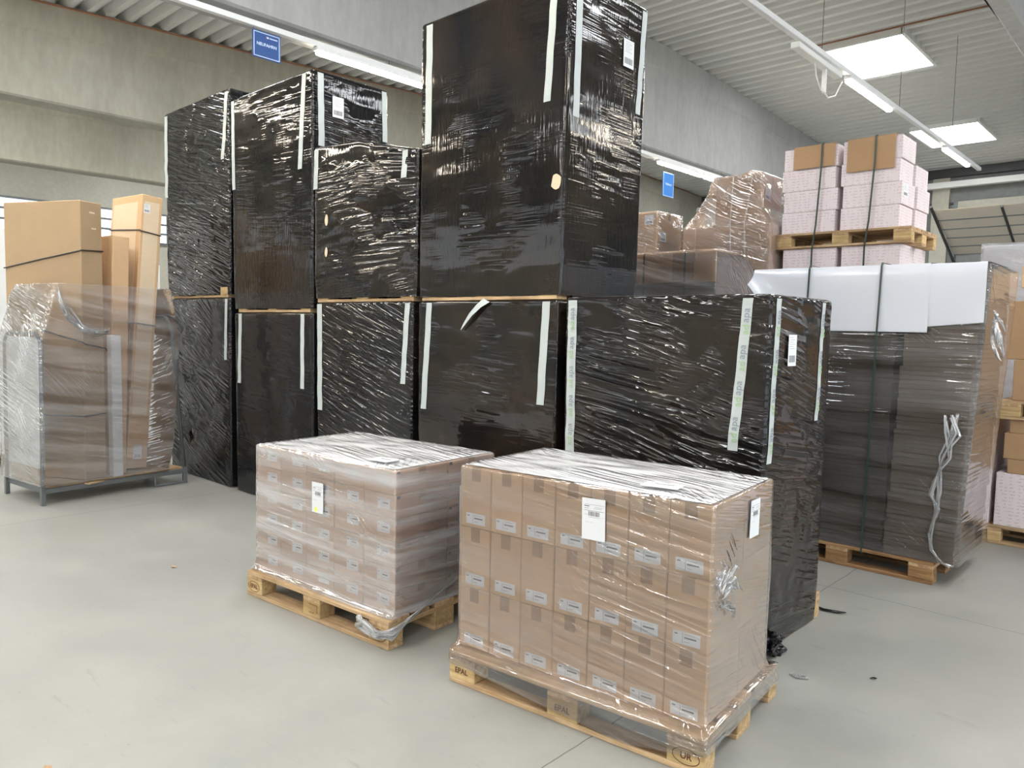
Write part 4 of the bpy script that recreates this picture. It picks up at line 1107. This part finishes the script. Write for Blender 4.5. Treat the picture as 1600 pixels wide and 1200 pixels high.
def endframe(y0, y1, h_, nm, mat2):
    pts = [(-.02, y0, .15)]; r_ = .12; x1_, x2_ = -.02, -.74
    pts += [(x1_, y0+(y1-y0)*.9, h_-r_)]
    for k in range(1, 6):
        a = math.pi/2*k/5; pts.append((x1_-r_+r_*math.cos(a), y1, h_-r_+r_*math.sin(a)))
    for k in range(0, 6):
        a = math.pi/2+math.pi/2*k/5; pts.append((x2_+r_+r_*math.cos(a), y1, h_-r_+r_*math.sin(a)))
    pts.append((x2_, y0, .15))
    g = MB(); g.tube(pts, .017, 'grey', 8); return g.build(nm, t, smooth=True)
endframe(.0, .015, 1.45, 'end_frame', None); endframe(1.275, 1.15, 1.62, 'end_frame', None)
g = MB(); g.box(-.735, -.03, .018, .030, .30, 1.42, 'pwhite', .003); tag(g.build('end_panel', t), 'pale end panel inside the left frame')
def trot(p): v = Matrix.Rotation(TR, 3, 'Z') @ Vector(p); return (TX+v.x, TY+v.y, p[2])
def tall(x0, x1, y0, y1, z0, z1, lb, mat, lean=0, leany=0, name='tall_carton'):
    c = trot(((x0+x1)/2, (y0+y1)/2, z0)); o = empty(name, c, TR, lb, 'carton', 'tall cartons on the trolley'); o.rotation_euler = (leany, lean, TR)
    a, d, h_ = (x1-x0)/2, (y1-y0)/2, z1-z0
    g = MB(); g.box(-a, a, -d, d, 0, h_, mat, .006); g.build('box', o); return o, a, d, h_
o, a, d, h_ = tall(-.84, .02, .22, .45, .1635, 2.60, 'tallest pale cardboard carton, leftmost on the trolley, with black strap', 'cardL')
o.rotation_euler.z = TR+math.radians(19)
c_ = trot((-.455, .315, .1635)); o.location = c_
g = MB(); g.box(a, a+.0015, -.02, .04, h_-.10, h_-.085, 'cardIn'); g.box(a, a+.0015, .0, .05, h_-.235, h_-.222, 'cardIn'); g.box(a, a+.001, -d, d, h_-.24, h_-.236, 'cardD'); g.build('slot', o)
g = MB(); g.box(a-.10, a+.06, -d-.02, d-.02, -.03, -.012, 'cardL', .004); f_ = g.build('bottom_flap', o)
def strap_path(o, pts, nm='strap'):
    g = MB(); g.tube(pts, .006, 'bstrap', 5); return g.build(nm, o)
strap_path(o, [(-a-.005, -d-.006, 1.86), (0, -d-.008, 1.935), (a, -d-.008, 2.005), (a+.008, -d, 2.01), (a+.008, d, 2.02)])
strap_path(o, [(-.1, -d-.008, .56), (a, -d-.008, .57), (a+.008, -d, .57), (a+.008, d, .575)])
strap_path(o, [(-.05, -d-.01, 1.33), (.15, -d-.012, 1.28), (a, -d-.01, 1.22), (a+.01, -d+.02, 1.2), (a+.01, d, 1.16), (a+.012, d+.06, 1.1), (a+.0, d+.09, .98)], 'loose_strap')
o, a, d, h_ = tall(-.66, -.10, .60, .75, .1675, 2.34, 'plain middle carton on the trolley, between the tallest and the framed one', 'card', leany=-.03)
o, a, d, h_ = tall(-.72, -.16, .775, .975, .1805, 2.76, 'tall framed carton with small white label, rightmost on the trolley', 'card', leany=-.078)
g = MB(); g.box(-a+.04, a-.07, -d-.002, -d, .5, h_-.07, 'cardIn'); g.box(a, a+.002, -d+.025, d-.03, .5, h_-.06, 'cardIn'); g.build('inset_panel', o)
g = obj('sticker', label_mesh(.06, .085, 'black'), o, (a+.0035, -d+.02, h_-.17), (0, 0, math.pi/2))
g = obj('sticker', label_mesh(.08, .13, 'black'), o, (a+.001, -d+.06, .09), (0, 0, math.pi/2))
strap_path(o, [(-a, -d-.008, 2.27), (a, -d-.008, 2.24), (a+.008, -d, 2.235), (a+.008, d, 2.22)])
strap_path(o, [(a-.3, -d-.008, 1.37), (a, -d-.008, 1.37), (a+.008, -d, 1.37), (a+.008, d, 1.36)])
c = trot((-.045, .63, .1635)); o = empty('foam_slab', c, TR, 'narrow white slab standing between the cartons on the trolley', 'slab')
g = MB(); g.box(-.04, .04, -.045, .045, 0, 1.28, 'pwhite', .004); g.build('slab', o)
Tf = clear('clear stretch film sagging around the loaded trolley', TX, TY, TR,
           [(.165, -.79, .03, -.035, 1.10), (.4, -.80, .045, -.035, 1.14), (1.4, -.80, .05, -.03, 1.22), (1.62, -.80, .05, .04, 1.18), (1.88, -.80, .05, .10, 1.14)], 7, -.2, 'clrT', .008, top=False, rt=.004, rc=.03)
g = MB()
for k in range(14):
    pts = []; q0 = r3.uniform(-.02, .02)
    for i, p in enumerate([(-.32, .29, 1.90), (-.26, .27, 1.82), (-.14, .24, 1.72), (-.02, .25, 1.6), (.055, .32, 1.50), (.06, .42, 1.47), (.06, .54, 1.48)]):
        pts.append(Vector(p)+Vector((r3.gauss(0, .008), -abs(r3.gauss(0, .006)), r3.gauss(0, .022))))
    g.tube(pts, .01, 'clrS', 6, True, [.003, .008, .012, .011, .009, .006, .002])
g.build('film_fold', Tf.root, smooth=True)

# white wrapped loads beyond the trolley
for (ya, yb, hh, lb) in ((1.3, 2.55, 2.52, 'white wrapped load behind the trolley at the far left edge'), (2.72, 3.83, 2.25, 'white wrapped load between the trolley and the black row')):
    t = empty('white_load', (-9.85, (ya+yb)/2, 0), 0, lb, 'pallet load', 'white loads behind the trolley')
    g = MB(); g.box(-.45, .45, -(yb-ya)/2, (yb-ya)/2, .12, hh, 'pwhite', .01); g.build('boards', t)
    g = MB(); h2 = (yb-ya)/2
    for y in (-h2, -.05, h2-.1): g.box(-.45, .45, y, y+.1, 0, .10, 'woodD', .003)
    g.box(-.45, .45, -h2, h2, .10, .12, 'woodX', .002); g.build('pallet', t)

# ------------------------------------------------------------------ scraps on the floor
g = MB(); g.tube([(-1.62, 4.30, .03), (-1.60, 4.33, .012), (-1.54, 4.32, .010), (-1.47, 4.34, .010), (-1.43, 4.36, .012)], .01, 'bplastic', 6, True, [.004, .010, .008, .009, .003])
tag(g.build('film_scrap', None, smooth=True), 'curled strip of black film on the floor right of the row', 'litter')
def flake(x, y, r_, mat, lb, nm='paper_scrap'):
    g = MB(); n = 7; pts = []
    for k in range(n):
        a = 2*math.pi*k/n; rr = r_*r3.uniform(.5, 1.2); pts.append((x+rr*math.cos(a), y+rr*.6*math.sin(a), .003+r3.uniform(0, .006)))
    g.face(pts, mat); g.face([(p[0], p[1], p[2]-.001) for p in pts][::-1], mat); tag(g.build(nm), lb, 'litter')
flake(-4.81, 2.02, .028, 'cardL', 'pale scrap on the open floor left of the flat cartons')
flake(-2.915, .775, .02, 'cardD', 'tan flake on the floor at lower left')
flake(-1.05, 3.62, .018, 'bplastic', 'small dark flake on the floor right of the film scrap', 'film_scrap')
flake(-1.30, 3.40, .05, 'clrS', 'clear film snippet on the floor by the black film tail', 'film_scrap')
